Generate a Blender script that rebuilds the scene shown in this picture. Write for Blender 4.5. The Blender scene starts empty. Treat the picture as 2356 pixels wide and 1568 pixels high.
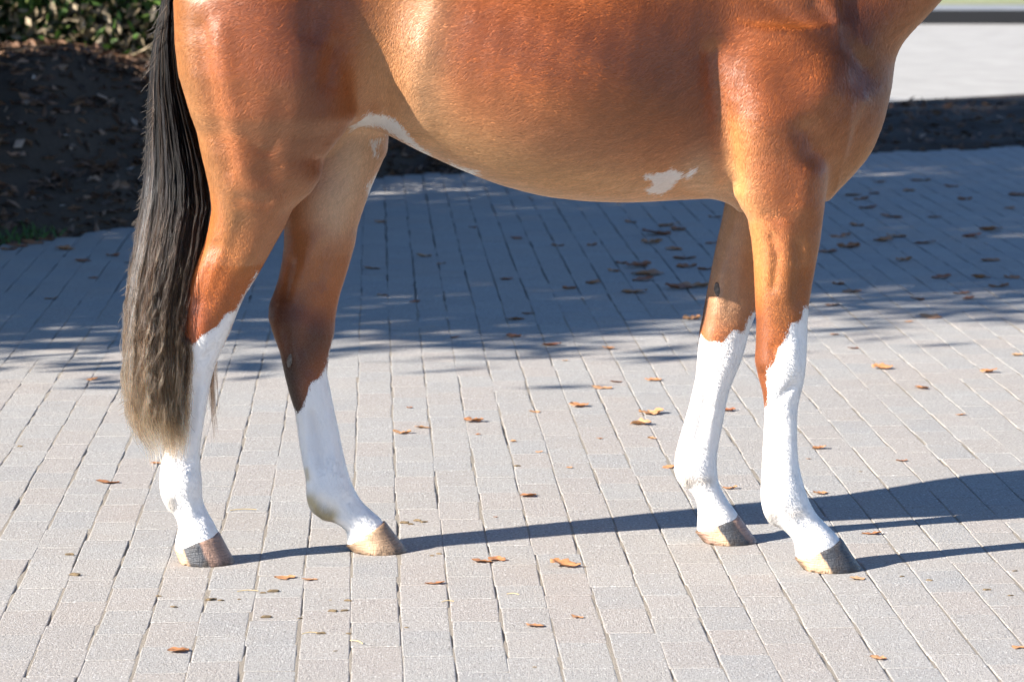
import bpy, bmesh, math, random
import numpy as np
from mathutils import Vector, Matrix

# ------------------------------------------------------------------ camera, sky, sun, exposure
S = bpy.context.scene
C = S.collection
FPX, CU, CV = 8000.0, 1178.0, 784.0          # focal length and centre in units of a 2356 px wide frame
PITCH = math.atan((784 + 235) / FPX)
CAMY, CAMZ = -8.0, 1.523
cam = bpy.data.cameras.new('camera')
cam.sensor_width = 36.0
cam.lens = 36.0 * FPX / 2356.0
cam.clip_end = 3000.0
cam.dof.use_dof = True
cam.dof.focus_distance = 7.95
cam.dof.aperture_fstop = 8.0
camo = bpy.data.objects.new('camera', cam)
C.objects.link(camo)
camo.location = (0, CAMY, CAMZ)
camo.rotation_euler = (math.pi / 2 - PITCH, 0, 0)
S.camera = camo

SUN_EL = math.radians(28.0)
SUN_A = math.radians(26.0)                   # shadows run to the right (+x) and away (+y)
tr = Vector((math.cos(SUN_EL) * math.cos(SUN_A), math.cos(SUN_EL) * math.sin(SUN_A), -math.sin(SUN_EL)))
sun = bpy.data.lights.new('sun', 'SUN')
sun.energy = 5.0
sun.angle = math.radians(0.5)
sun.color = (1.0, 0.94, 0.86)
suno = bpy.data.objects.new('sun', sun)
C.objects.link(suno)
suno.rotation_euler = tr.to_track_quat('-Z', 'Y').to_euler()
suno.location = (-20, -13, 15)

w = bpy.data.worlds.new('World')
S.world = w
w.use_nodes = True
nt = w.node_tree
sky = nt.nodes.new('ShaderNodeTexSky')
sky.sky_type = 'NISHITA'
sky.sun_disc = False
sky.sun_elevation = SUN_EL
sky.sun_rotation = math.atan2(-tr.x, -tr.y)   # same compass direction as the lamp
sky.altitude = 100
sky.air_density = 0.65
sky.dust_density = 0.0
sky.ozone_density = 4.0
nt.links.new(sky.outputs[0], nt.nodes['Background'].inputs[0])
nt.nodes['Background'].inputs[1].default_value = 0.085
vs = S.view_settings
vs.view_transform = 'Standard'
vs.look = 'None'
vs.exposure = 1.5
vs.gamma = 1.0
S.cycles.use_denoising = True
S.cycles.max_bounces = 8

# ------------------------------------------------------------------ helpers
rng = np.random.default_rng(7)
random.seed(7)
cp, sp = math.cos(PITCH), math.sin(PITCH)

def W(u, v, Y):
    """world point on the plane y = Y seen at pixel (u, v) of a 2356x1568 frame (used to measure the photo)"""
    a, b = (u - CU) / FPX, -(v - CV) / FPX
    dy, dz = cp + b * sp, -sp + b * cp
    t = (Y - CAMY) / dy
    return Vector((a * t, Y, CAMZ + dz * t))

def G(u, v, z=0.0):
    """point on the ground seen at pixel (u, v)"""
    a, b = (u - CU) / FPX, -(v - CV) / FPX
    dy, dz = cp + b * sp, -sp + b * cp
    t = (z - CAMZ) / dz
    return Vector((a * t, CAMY + dy * t, z))

def link(o, parent=None):
    C.objects.link(o)
    if parent:
        o.parent = parent
    return o

def tag(o, label=None, cat=None, group=None, kind=None):
    if label: o['label'] = label
    if cat: o['category'] = cat
    if group: o['group'] = group
    if kind: o['kind'] = kind
    return o

def mesh_np(name, verts, faces, mat=None, smooth=True):
    """fast mesh from numpy verts (n,3) and faces (m,k)"""
    me = bpy.data.meshes.new(name)
    verts = np.asarray(verts, np.float32); faces = np.asarray(faces, np.int32)
    m, k = faces.shape
    me.vertices.add(len(verts)); me.vertices.foreach_set('co', verts.ravel())
    me.loops.add(m * k); me.loops.foreach_set('vertex_index', faces.ravel())
    me.polygons.add(m)
    me.polygons.foreach_set('loop_start', np.arange(0, m * k, k, dtype=np.int32))
    me.update(calc_edges=True)
    me.polygons.foreach_set('use_smooth', np.full(m, smooth, bool))
    if mat: me.materials.append(mat)
    me.validate()
    return me

def attr(me, name, data, typ='FLOAT', dom='POINT'):
    a = me.attributes.new(name, typ, dom)
    d = np.asarray(data, np.float32)
    if typ == 'FLOAT_COLOR':
        if d.shape[1] == 3: d = np.concatenate([d, np.ones((len(d), 1), np.float32)], 1)
        a.data.foreach_set('color', d.ravel())
    elif typ == 'FLOAT_VECTOR':
        a.data.foreach_set('vector', d.ravel())
    else:
        a.data.foreach_set('value', d.ravel())

class NT:
    """small wrapper for building node materials"""
    def __init__(s, name):
        s.m = bpy.data.materials.new(name); s.m.use_nodes = True
        s.t = s.m.node_tree; s.t.nodes.clear()
        s.out = s.n('ShaderNodeOutputMaterial')
    def n(s, typ, **kw):
        nd = s.t.nodes.new(typ)
        for k, v in kw.items(): setattr(nd, k, v)
        return nd
    def set(s, sock, v):
        if hasattr(v, 'is_output') or isinstance(v, bpy.types.NodeSocket): s.t.links.new(v, sock)
        else:
            if isinstance(v, tuple) and len(v) == 3 and len(sock.default_value) == 4: v = (*v, 1.0)
            sock.default_value = v
    def math(s, op, a, b=0.0, c=0.0, clamp=False):
        nd = s.n('ShaderNodeMath', operation=op, use_clamp=clamp)
        for i, x in enumerate((a, b, c)): s.set(nd.inputs[i], x)
        return nd.outputs[0]
    def mix(s, f, a, b, blend='MIX'):
        nd = s.n('ShaderNodeMix', data_type='RGBA', blend_type=blend)
        s.set(nd.inputs[0], f); s.set(nd.inputs[6], a); s.set(nd.inputs[7], b)
        return nd.outputs[2]
    def noise(s, vec, scale, detail=3.0, rough=0.55, col=False):
        nd = s.n('ShaderNodeTexNoise')
        s.set(nd.inputs['Vector'], vec); nd.inputs['Scale'].default_value = scale
        nd.inputs['Detail'].default_value = detail; nd.inputs['Roughness'].default_value = rough
        return nd.outputs['Color' if col else 'Fac']
    def ramp(s, f, stops):
        nd = s.n('ShaderNodeValToRGB'); s.set(nd.inputs[0], f)
        el = nd.color_ramp.elements
        while len(el) < len(stops): el.new(0.5)
        for e, (p, c) in zip(el, stops):
            e.position = p; e.color = (*c, 1) if isinstance(c, tuple) else (c, c, c, 1)
        return nd.outputs[0]
    def range(s, f, a, b, c=0.0, d=1.0):
        nd = s.n('ShaderNodeMapRange'); s.set(nd.inputs[0], f)
        for i, x in enumerate((a, b, c, d)): nd.inputs[i + 1].default_value = x
        return nd.outputs[0]
    def attr(s, name, out='Fac'):
        nd = s.n('ShaderNodeAttribute', attribute_name=name); return nd.outputs[out]
    def pos(s):
        return s.n('ShaderNodeNewGeometry').outputs['Position']
    def mapping(s, vec, scale=(1, 1, 1), rot=(0, 0, 0)):
        nd = s.n('ShaderNodeMapping'); s.set(nd.inputs[0], vec)
        nd.inputs['Rotation'].default_value = rot; nd.inputs['Scale'].default_value = scale
        return nd.outputs[0]
    def bump(s, h, strength=0.5, dist=0.01, nrm=None):
        nd = s.n('ShaderNodeBump'); nd.inputs['Strength'].default_value = strength
        nd.inputs['Distance'].default_value = dist; s.set(nd.inputs['Height'], h)
        if nrm: s.set(nd.inputs['Normal'], nrm)
        return nd.outputs[0]
    def principled(s, color, rough=0.8, spec=0.5, normal=None, **kw):
        nd = s.n('ShaderNodeBsdfPrincipled')
        s.set(nd.inputs['Base Color'], color); s.set(nd.inputs['Roughness'], rough)
        s.set(nd.inputs['Specular IOR Level'], spec)
        if normal: s.set(nd.inputs['Normal'], normal)
        for k, v in kw.items(): s.set(nd.inputs[k.replace('_', ' ')], v)
        s.t.links.new(nd.outputs[0], s.out.inputs[0])
        return nd

# ------------------------------------------------------------------ materials of the setting
def mat_paver():
    k = NT('concrete paver'); p = k.pos()
    t = k.attr('tint')
    base = k.ramp(t, [(0.0, (0.345, 0.348, 0.352)), (0.3, (0.385, 0.384, 0.380)), (0.55, (0.37, 0.356, 0.345)), (0.8, (0.395, 0.364, 0.345)), (1.0, (0.41, 0.402, 0.392))])
    big = k.noise(p, 3.5, 4, 0.6)
    base = k.mix(0.2, base, (0.378, 0.366, 0.352)); base = k.mix(1.0, base, (0.99, 0.968, 0.93), 'MULTIPLY')
    c = k.mix(k.range(big, 0.35, 0.7, 0.0, 0.45), base, (0.40, 0.362, 0.318))       # dusty sand film
    sp1 = k.noise(p, 150, 3, 0.7)
    c = k.mix(k.range(sp1, 0.38, 0.62, 0.0, 1.0), k.mix(1.0, c, (1.14, 1.14, 1.14), 'MULTIPLY'), k.mix(1.0, c, (0.74, 0.73, 0.72), 'MULTIPLY'))
    v = k.n('ShaderNodeTexVoronoi'); k.set(v.inputs['Vector'], p); v.inputs['Scale'].default_value = 130
    lite = k.range(v.outputs['Distance'], 0.22, 0.42, 1.0, 0.0)
    sc = k.n('ShaderNodeSeparateColor'); k.set(sc.inputs[0], v.outputs['Color'])
    pick = k.math('GREATER_THAN', sc.outputs[0], 0.80)
    c = k.mix(k.math('MULTIPLY', k.math('MULTIPLY', lite, pick), 0.6), c, (0.72, 0.70, 0.68))
    dark = k.math('GREATER_THAN', sc.outputs[1], 0.86)
    c = k.mix(k.math('MULTIPLY', k.math('MULTIPLY', lite, dark), 0.8), c, (0.13, 0.125, 0.12))
    st = k.noise(p, 1.1, 5, 0.62)
    c = k.mix(k.range(st, 0.55, 0.75, 0.0, 0.22), c, (0.36, 0.27, 0.2))
    h = k.math('ADD', k.math('MULTIPLY', k.noise(p, 260, 3, 0.7), 0.5), k.math('MULTIPLY', sp1, 0.6))
    k.principled(c, 0.92, 0.25, k.bump(h, 1.0, 0.006))
    return k.m

def mat_sand(name, c1, c2, sc=60):
    k = NT(name); p = k.pos()
    n1 = k.noise(p, sc, 4, 0.65); n2 = k.noise(p, 2.5, 4, 0.6)
    c = k.mix(n1, c1, c2); c = k.mix(k.range(n2, 0.4, 0.7, 0, 0.5), c, tuple(x * 0.8 for x in c1))
    k.principled(c, 0.95, 0.2, k.bump(n1, 0.6, 0.01)); return k.m

M_PAVER = mat_paver()
M_JOINT = mat_sand('joint sand', (0.26, 0.225, 0.18), (0.37, 0.325, 0.265), 240)
M_SOIL = mat_sand('dark soil', (0.035, 0.025, 0.018), (0.085, 0.06, 0.042), 30)
M_PALE = mat_sand('pale sand', (0.32, 0.305, 0.28), (0.42, 0.405, 0.375), 2.2)
M_ASPH = mat_sand('grey road', (0.20, 0.21, 0.22), (0.27, 0.28, 0.29), 8)
M_VERGE = mat_sand('grass verge ground', (0.12, 0.16, 0.05), (0.42, 0.38, 0.25), 3)

# ------------------------------------------------------------------ ground
def sheet(name, pts, z, mat):
    me = bpy.data.meshes.new(name)
    me.from_pydata([(x, y, z) for x, y in pts], [], [tuple(range(len(pts)))])
    me.materials.append(mat); o = link(bpy.data.objects.new(name, me)); o['kind'] = 'structure'
    return o

sheet('ground', [(-600, -300), (600, -300), (600, 900), (-600, 900)], -0.02, M_PALE)
ROTP = math.atan2(CU - 862, FPX)                 # joints run away slightly to the left
pd = np.array([-math.sin(ROTP), math.cos(ROTP)]); px_ = np.array([math.cos(ROTP), math.sin(ROTP)])
BW, BL, JT = 0.1065, 0.2450, 0.0030

def bond(i):                                     # neighbouring rows break joint by about half a paver
    return 0.5 * np.mod(i, 2) + 0.07 * np.sin(i * 2.3)

# edge of the paved yard towards the verge, from the photo
edge_pts = [G(-1500, 640), G(0, 562), G(340, 512), G(880, 403), G(1400, 372), G(2050, 345), G(2356, 335), G(3600, 310)]
def edge_y(x):
    return np.interp(x, [p.x for p in edge_pts], [p.y for p in edge_pts])

pave = sheet('pavement', [(p.x, p.y) for p in reversed(edge_pts)] + [(-9, -9), (9, -9)], -0.0115, M_JOINT)
# sand swept into the joints, uneven: here nearly flush, there washed out
gxx, gyy = np.meshgrid(np.arange(-2.6, 2.6, 0.021), np.arange(-1.6, 5.2, 0.021), indexing='ij')
jr = np.random.default_rng(5)
def smooth2(a, n):
    for _ in range(n):
        a = (a + np.roll(a, 1, 0) + np.roll(a, -1, 0) + np.roll(a, 1, 1) + np.roll(a, -1, 1)) / 5
    return a
jn = smooth2(jr.normal(size=gxx.shape), 9); jn /= jn.std()
jb = smooth2(jr.normal(size=gxx.shape), 60); jb /= jb.std()
xi = (gxx * px_[0] + gyy * px_[1]) / BW; jj = np.round(xi - 0.5)
al_ = (gxx * pd[0] + gyy * pd[1]) / BL - bond(jj) - 0.5
ends = np.exp(-((al_ - np.round(al_)) / 0.27) ** 2)          # sand packs highest by the paver ends
jz = np.clip(-0.0026 + 0.0030 * ends + 0.0013 * jn + 0.0008 * jb, -0.0042, -0.0005)
nj = gxx.shape
ii = np.arange(nj[0] * nj[1]).reshape(nj)
me = mesh_np('joint_sand', np.stack([gxx.ravel(), gyy.ravel(), jz.ravel()], 1), np.stack([ii[:-1, :-1].ravel(), ii[1:, :-1].ravel(), ii[1:, 1:].ravel(), ii[:-1, 1:].ravel()], 1), M_JOINT)
o = link(bpy.data.objects.new('joint_sand', me), pave); o['kind'] = 'stuff'

def brick_geo(jit, r):
    """a paver: chamfered top, open bottom"""
    hx, hy, ch = (BW - JT) / 2, (BL - JT * 0.5) / 2, 0.0028
    j = lambda a: r.uniform(-a, a) * jit
    base = [(-hx, -hy), (hx, -hy), (hx, hy), (-hx, hy)]
    base = [(x + j(0.0012), y + j(0.0015)) for x, y in base]
    rings = []
    for inset, z in ((0, -0.03), (0, -0.0018), (0.0009, -0.0006), (ch, 0.0)):
        ring = []
        for (x, y) in base:      # each corner clipped into two points
            sx, sy = (1 if x > 0 else -1), (1 if y > 0 else -1)
            cc = 0.004
            iy = inset * 0.4
            pts = [(x - sx * inset, y - sy * (iy + cc)), (x - sx * (inset + cc), y - sy * iy)]
            if sx * sy < 0: pts.reverse()
            ring += [(a, b, z) for a, b in pts]
        rings.append(ring)
    # order: corners counter-clockwise, fix the two points per corner
    V, F = [], []
    for ring in rings:
        ring = sorted(ring, key=lambda q: math.atan2(q[1] / hy, q[0] / hx))
        V += ring
    n = 8
    for k in range(len(rings) - 1):
        for i in range(n):
            F.append((k * n + i, k * n + (i + 1) % n, (k + 1) * n + (i + 1) % n, (k + 1) * n + i))
    t = (len(rings) - 1) * n
    tops = [t + i for i in range(n)]
    return np.array(V), F, tops

r0 = random.Random(3)
variants = []
for i in range(24):
    V, F, tops = brick_geo(1.0, r0)
    me = bpy.data.meshes.new('paver')
    me.from_pydata([tuple(v) for v in V], [], F + [tuple(tops)])
    me.materials.append(M_PAVER)
    attr(me, 'tint', np.full(len(V), (i + 0.5) / 24))
    variants.append((me, V, F, tops))
cells = []
for i in range(-75, 75):
    for jx in range(-18, 125):
        off = bond(i)
        c = px_ * (i * BW) + pd * ((jx + off) * BL)
        x, y = c
        depth = y + 8
        if depth < 5.9: continue
        if abs(x) > 0.156 * depth + 0.35: continue
        if y > edge_y(x) - 0.12 or y > 13.5: continue
        cells.append((depth, x, y, i, jx))
cells.sort(key=lambda c: (c[0] if abs(c[1]) < 0.1475 * c[0] + 0.06 and c[0] > 6.72 else c[0] + 50))
rp = random.Random(11)
sv, sf, stt = [], [], []
base_n = 0
for n_, (d, x, y, i, jx) in enumerate(cells):
    q = rp.randrange(24)
    me, V, F, tops = variants[q]
    a = ROTP + rp.gauss(0, 0.007); z = rp.uniform(-0.0001, 0.0005); x += max(-.0035, min(.0035, rp.gauss(0, 0.0017))); y += rp.gauss(0, 0.0008)
    tx, ty = rp.uniform(-0.001, 0.001), rp.uniform(-0.003, 0.003)
    if n_ < 298:
        o = bpy.data.objects.new('paver', me)
        o.location = (x, y, z); o.rotation_euler = (tx, ty, a)
        link(o, pave)
    else:
        ca, sa = math.cos(a), math.sin(a)
        P = np.stack([x + V[:, 0] * ca - V[:, 1] * sa, y + V[:, 0] * sa + V[:, 1] * ca, V[:, 2] + z + V[:, 1] * tx], 1)
        sv.append(P); sf += [[b + base_n for b in f] for f in F]
        sf += [[tops[0] + base_n, tops[1] + base_n, tops[2] + base_n, tops[3] + base_n], [tops[0] + base_n, tops[3] + base_n, tops[4] + base_n, tops[7] + base_n], [tops[4] + base_n, tops[5] + base_n, tops[6] + base_n, tops[7] + base_n]]
        stt.append(np.full(len(V), (q + 0.5) / 24)); base_n += len(V)
me = mesh_np('far_pavers', np.concatenate(sv), np.array(sf), M_PAVER, smooth=False)
attr(me, 'tint', np.concatenate(stt))
o = link(bpy.data.objects.new('far_pavers', me), pave); o['kind'] = 'stuff'

# verge strip of soil behind the yard, pale sunlit yard beyond, kerbs and road at the far right
far_edge = [G(-1500, 240), G(0, 235), G(1200, 232), G(2050, 230), G(2200, 222), G(2356, 213), G(3600, 200)]
sheet('verge', [(p.x, p.y + 0.002) for p in edge_pts] + [(p.x, p.y) for p in reversed(far_edge)], -0.010, M_SOIL)
ya, yb, yc_ = G(2200, 26).y, G(2200, 9).y, G(2200, -30).y
sheet('far_road', [(-40, ya), (60, ya), (60, yb), (-40, yb)], -0.014, M_ASPH)
sheet('far_grass', [(-40, yb), (60, yb), (60, yc_ + 60), (-40, yc_ + 60)], -0.012, M_VERGE)

# ------------------------------------------------------------------ bank, hedge, trees, far edge
def mat_leaf(name, stops, rough=0.55, trans=0.25):
    k = NT(name); p = k.pos()
    c = k.ramp(k.attr('tint'), stops)
    c = k.mix(k.range(k.noise(p, 120, 3, 0.6), 0.35, 0.7, 0, 0.4), c, k.mix(1.0, c, (0.55, 0.5, 0.42), 'MULTIPLY'))
    pr = k.n('ShaderNodeBsdfPrincipled'); k.set(pr.inputs['Base Color'], c); pr.inputs['Roughness'].default_value = rough
    tl = k.n('ShaderNodeBsdfTranslucent'); k.set(tl.inputs[0], c)
    mx = k.n('ShaderNodeMixShader'); mx.inputs[0].default_value = trans
    k.t.links.new(pr.outputs[0], mx.inputs[1]); k.t.links.new(tl.outputs[0], mx.inputs[2]); k.t.links.new(mx.outputs[0], k.out.inputs[0])
    return k.m
M_GREEN = mat_leaf('green leaves', [(0, (0.035, 0.075, 0.012)), (0.5, (0.06, 0.13, 0.02)), (0.8, (0.10, 0.19, 0.03)), (1.0, (0.20, 0.16, 0.08))])
M_HEDGE = mat_leaf('hedge leaves', [(0, (0.03, 0.07, 0.012)), (0.45, (0.06, 0.14, 0.02)), (0.6, (0.10, 0.17, 0.03)), (0.72, (0.30, 0.23, 0.14)), (1.0, (0.42, 0.34, 0.23))])
M_LITTER = mat_leaf('leaf litter', [(0, (0.05, 0.03, 0.02)), (0.4, (0.15, 0.075, 0.04)), (0.8, (0.28, 0.16, 0.09)), (1.0, (0.42, 0.36, 0.30))], 0.7, 0.05)
M_BARK = mat_sand('bark', (0.07, 0.05, 0.035), (0.15, 0.11, 0.08), 40)

def leaf_cloud(name, P, size, mat, tint, parent=None, flat=0.0, r=None):
    """small folded leaves at points P (n,3)"""
    r = r or np.random.default_rng(1)
    n = len(P)
    a = r.normal(size=(n, 3)); a[:, 2] *= (1 - flat); a /= np.linalg.norm(a, axis=1, keepdims=True)
    b = r.normal(size=(n, 3)); b[:, 2] *= (1 - flat); b -= (a * b).sum(1, keepdims=True) * a; b /= np.linalg.norm(b, axis=1, keepdims=True)
    c = np.cross(a, b)
    s = (size * r.uniform(.6, 1.3, n))[:, None]
    q = np.stack([P - a * s, P + b * s * .42 + c * s * .15 - a * s * .1, P + a * s, P - b * s * .42 + c * s * .15 - a * s * .1], 1).reshape(-1, 3)
    F = np.arange(4 * n).reshape(n, 4)
    F = np.concatenate([F[:, [0, 1, 2]], F[:, [0, 2, 3]]])
    me = mesh_np(name, q, F, mat, smooth=False)
    attr(me, 'tint', np.repeat(tint, 4))
    o = bpy.data.objects.new(name, me)
    return link(o, parent)

# mound of soil behind the yard on the left
nx_, ny_ = 150, 60
bxs = np.linspace(-7.5, 4.6, nx_); bs = np.linspace(0, 1, ny_)
BX, BS = np.meshgrid(bxs, bs, indexing='ij')
BY = edge_y(BX) - 0.10 + BS * 4.2
hmax = np.interp(BX, [-7.5, -2.3, -1.7, -1.0, 0.0, 4.6], [.95, .80, .66, .50, .10, .02])
prof = np.sin(np.clip(BS / 0.55, 0, 1) * math.pi / 2) ** 1.3 * np.interp(BS, [0, .6, 1], [1, 1, .2])
rb = np.random.default_rng(9)
nz_ = smooth2(rb.normal(size=BX.shape), 3); nz_ /= nz_.std(); nz2 = smooth2(rb.normal(size=BX.shape), 25); nz2 /= nz2.std()
BZ = hmax * prof + (0.018 * nz_ + 0.05 * nz2) * np.clip(BS * 8, 0, 1) * np.clip(hmax * 2, .3, 1) - 0.02 + 0.03 * np.clip(BS * 20, 0, 1)
ib = np.arange(nx_ * ny_).reshape(nx_, ny_)
me = mesh_np('bank', np.stack([BX.ravel(), BY.ravel(), BZ.ravel()], 1), np.stack([ib[:-1, :-1].ravel(), ib[1:, :-1].ravel(), ib[1:, 1:].ravel(), ib[:-1, 1:].ravel()], 1), M_SOIL)
bank = link(bpy.data.objects.new('bank', me)); bank['kind'] = 'structure'

def bank_z(x, s):
    i = np.clip((x - bxs[0]) / (bxs[1] - bxs[0]), 0, nx_ - 2).astype(int); j = np.clip(s * (ny_ - 1), 0, ny_ - 2).astype(int)
    return BZ[i, j]
n = 16000
lx = np.where(rb.random(n) < .93, rb.uniform(-6, 0.2, n), rb.uniform(0, 4.5, n)); ls = rb.beta(1.0, 1.5, n)
LP = np.stack([lx, edge_y(lx) - 0.10 + ls * 4.2, bank_z(lx, ls) + 0.012 + rb.uniform(0, .01, n)], 1)
o = leaf_cloud('leaf_litter', LP, 0.04, M_LITTER, np.clip(rb.beta(1.3, 2.2, n), 0, 1), None, 0.65, rb)
tag(o, 'dark fallen leaves strewn over the soil bank behind the yard', 'leaf litter', kind='stuff')

# hedge on the bank
hedge = link(bpy.data.objects.new('hedge', None)); hedge.location = (-3.2, 10.6, 0.6)
tag(hedge, 'sunflecked green hedge growing on the soil bank at left', 'hedge')
n = 120000
hx_ = rb.uniform(-3.8, 2.1, n); hy_ = rb.uniform(-.5, 1.3, n); hz_ = -.3 + 2.9 * rb.random(n) ** 1.3
wob = 0.35 * np.sin(hx_ * 2.1) + 0.2 * np.sin(hx_ * 5 + hz_ * 3)
keep = (hz_ < .9) & (rb.random(n) < .8) | (np.sin(hx_ * 4.1 + 2 * np.sin(hz_ * 3)) * np.sin(hz_ * 5.2 + hx_) + 0.6 * np.sin(hx_ * 11 + hz_ * 9) > rb.uniform(-1.7, .6, n))
HPs = np.stack([hx_, hy_ + wob, hz_], 1)[keep]
tn = np.clip(rb.beta(2, 2.6, len(HPs)) * np.interp(HPs[:, 0], [-3, 0.6, 1.6], [.75, 1.0, 1.3]) + np.where(HPs[:, 2] < .35, .25, 0), 0, 1)
leaf_cloud('foliage', HPs, 0.039, M_HEDGE, tn, hedge, 0.0, rb)

n2 = 34000
H2 = np.stack([rb.uniform(-4.2, 2.2, n2), rb.uniform(.9, 2.6, n2), -.3 + 3.0 * rb.random(n2)], 1)
leaf_cloud('inner_foliage', H2, 0.075, M_GREEN, rb.random(n2) * .5, hedge, 0.0, rb)

def tubes(name, segs, mat, parent, sides=7):
    V, F = [], []
    for (a, b_, ra, rb_) in segs:
        a, b_ = Vector(a), Vector(b_); z = (b_ - a).normalized(); x = z.orthogonal().normalized(); y = z.cross(x); o0 = len(V)
        for c, r in ((a, ra), (b_, rb_)):
            for i in range(sides):
                t = 2 * math.pi * i / sides; V.append(tuple(c + x * (r * math.cos(t)) + y * (r * math.sin(t))))
        for i in range(sides):
            j = (i + 1) % sides; F.append((o0 + i, o0 + j, o0 + sides + j, o0 + sides + i))
    me = mesh_np(name, np.array(V), np.array(F), mat)
    return link(bpy.data.objects.new(name, me), parent)
segs = []
for i in range(70):
    x = random.uniform(-3.7, 2.0); y = random.uniform(.5, 1.2); p = Vector((x, y, -.6))
    for q in range(5):
        p2 = p + Vector((random.uniform(-.12, .12), random.uniform(-.1, .1), random.uniform(.45, .7))); segs.append((p, p2, .016 - .0026 * q, .0135 - .0026 * q)); p = p2
st_ = tubes('stems', segs, M_BARK, hedge); st_['kind'] = 'stuff'

def tree(s, q, h, rad, zc, label, seed, nleaf=26000, gap=None, low=0.7):
    X, Y = s * math.cos(SUN_A) - q * math.sin(SUN_A), s * math.sin(SUN_A) + q * math.cos(SUN_A)
    t = link(bpy.data.objects.new('broadleaf_tree', None)); t.location = (X, Y, 0)
    tag(t, label, 'tree', 'trees beside the yard')
    r = np.random.default_rng(seed); segs = []
    p = Vector((0, 0, -.1)); rr = .2
    for i in range(6):
        p2 = p + Vector((r.normal(0, .08), r.normal(0, .08), zc * .22)); segs.append((p, p2, rr, rr * .86)); p = p2; rr *= .86
        if i > 1:
            for b_ in range(3):
                a = r.uniform(0, 6.28); e = p + Vector((math.cos(a) * rad * .7, math.sin(a) * rad * .7, r.uniform(.4, 1.6)))
                m_ = p.lerp(e, .5) + Vector((0, 0, -.15)); segs += [(p, m_, rr * .5, rr * .34), (m_, e, rr * .34, .02)]
    tubes('trunk', segs, M_BARK, t, 9)
    ncl = 110
    d = r.normal(size=(ncl, 3)); d /= np.linalg.norm(d, axis=1, keepdims=True)
    cc = d * (r.random(ncl) ** .4)[:, None] * np.array([rad, rad, (h - zc)]) * .86 + np.array([0, 0, zc])
    w_ = r.integers(0, ncl, nleaf)
    P = cc[w_] + r.normal(size=(nleaf, 3)) * np.array([.36, .36, .24]) * rad / 2.6
    P = P[P[:, 2] > low]
    if gap:                                   # an opening in the crown
        qq = q + P[:, 0] * -math.sin(SUN_A) + P[:, 1] * math.cos(SUN_A)
        P = P[~((qq > gap[0]) & (qq < gap[1]) & (P[:, 2] > gap[2]) & (P[:, 2] < gap[3]) & (r.random(len(P)) < .92))]
    nleaf = len(P)
    leaf_cloud('crown', P, 0.10, M_GREEN, np.clip(r.beta(2, 2, nleaf), 0, 1), t, 0.2, r)
tree(-5.5, 5.82, 8.4, 2.8, 4.2, 'nearest of the leafy trees left of the yard', 31)
tree(-3.6, 9.2, 9.5, 2.8, 5.0, 'second leafy tree left of the yard', 32, gap=(9.0, 11.4, 3.3, 5.3))
tree(0.5, 12.7, 11.5, 2.8, 6.2, 'farthest leafy tree left of the yard', 33, low=3.3)

# low black edging rail and pale kerb far behind, at the right
def box(name, x0, x1, y0, y1, z0, z1, mat, parent=None, bev=0.01):
    bm = bmesh.new(); bmesh.ops.create_cube(bm, size=1)
    bmesh.ops.transform(bm, matrix=Matrix.Translation(((x0 + x1) / 2, (y0 + y1) / 2, (z0 + z1) / 2)) @ Matrix.Diagonal((x1 - x0, y1 - y0, z1 - z0, 1)), verts=bm.verts)
    bmesh.ops.bevel(bm, geom=bm.edges, offset=bev, segments=2, affect='EDGES')
    me = bpy.data.meshes.new(name); bm.to_mesh(me); bm.free(); me.materials.append(mat)
    return link(bpy.data.objects.new(name, me), parent)
def flat(name, c, rough=.6):
    k = NT(name); k.principled(k.mix(k.range(k.noise(k.pos(), 14, 4, .6), .3, .7, 0, .5), c, tuple(x * .7 for x in c)), rough, .4); return k.m
yr = G(2200, 52).y
rail = link(bpy.data.objects.new('edging_rail', None)); rail.location = (6, yr, 0)
tag(rail, 'low black edging rail along the far side of the pale yard', 'rail')
M_BLK = flat('black recycled plastic', (0.012, 0.012, 0.013))
for i in range(6):
    box('rail_board', -18 + i * 5.0, -13.01 + i * 5.0, -.03, .03, -.05, .15, M_BLK, rail, .006)
kerb = sheet('kerb', [(-40, yr + .6), (60, yr + .6), (60, ya - .02), (-40, ya - .02)], -0.006, flat('pale concrete', (.5, .48, .43), .9))

# ------------------------------------------------------------------ the horse: one implicit surface
VOX = 0.0055
GX0, GX1, GY0, GY1, GZ0, GZ1 = -0.88, 1.62, -0.36, 0.38, -0.02, 2.14
gx = np.arange(GX0, GX1, VOX, dtype=np.float32); gy = np.arange(GY0, GY1, VOX, dtype=np.float32); gz = np.arange(GZ0, GZ1, VOX, dtype=np.float32)
FLD = np.full((len(gx), len(gy), len(gz)), 0.3, np.float32)

def blend(sl, d, k):
    a = FLD[sl]
    h = np.clip(0.5 + 0.5 * (a - d) / k, 0, 1)
    FLD[sl] = a * (1 - h) + d * h - k * h * (1 - h)

def lut(t, vals, grid, sig):
    """resample station values on the grid, lightly smoothed"""
    o = np.argsort(t)
    y = np.interp(grid, np.array(t)[o], np.array(vals)[o])
    n = max(1, int(sig / VOX)); ker = np.exp(-0.5 * (np.arange(-3 * n, 3 * n + 1) / n) ** 2); ker /= ker.sum()
    yp = np.concatenate([np.full(3 * n, y[0]), y, np.full(3 * n, y[-1])])
    return np.convolve(yp, ker, 'valid').astype(np.float32)

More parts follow.
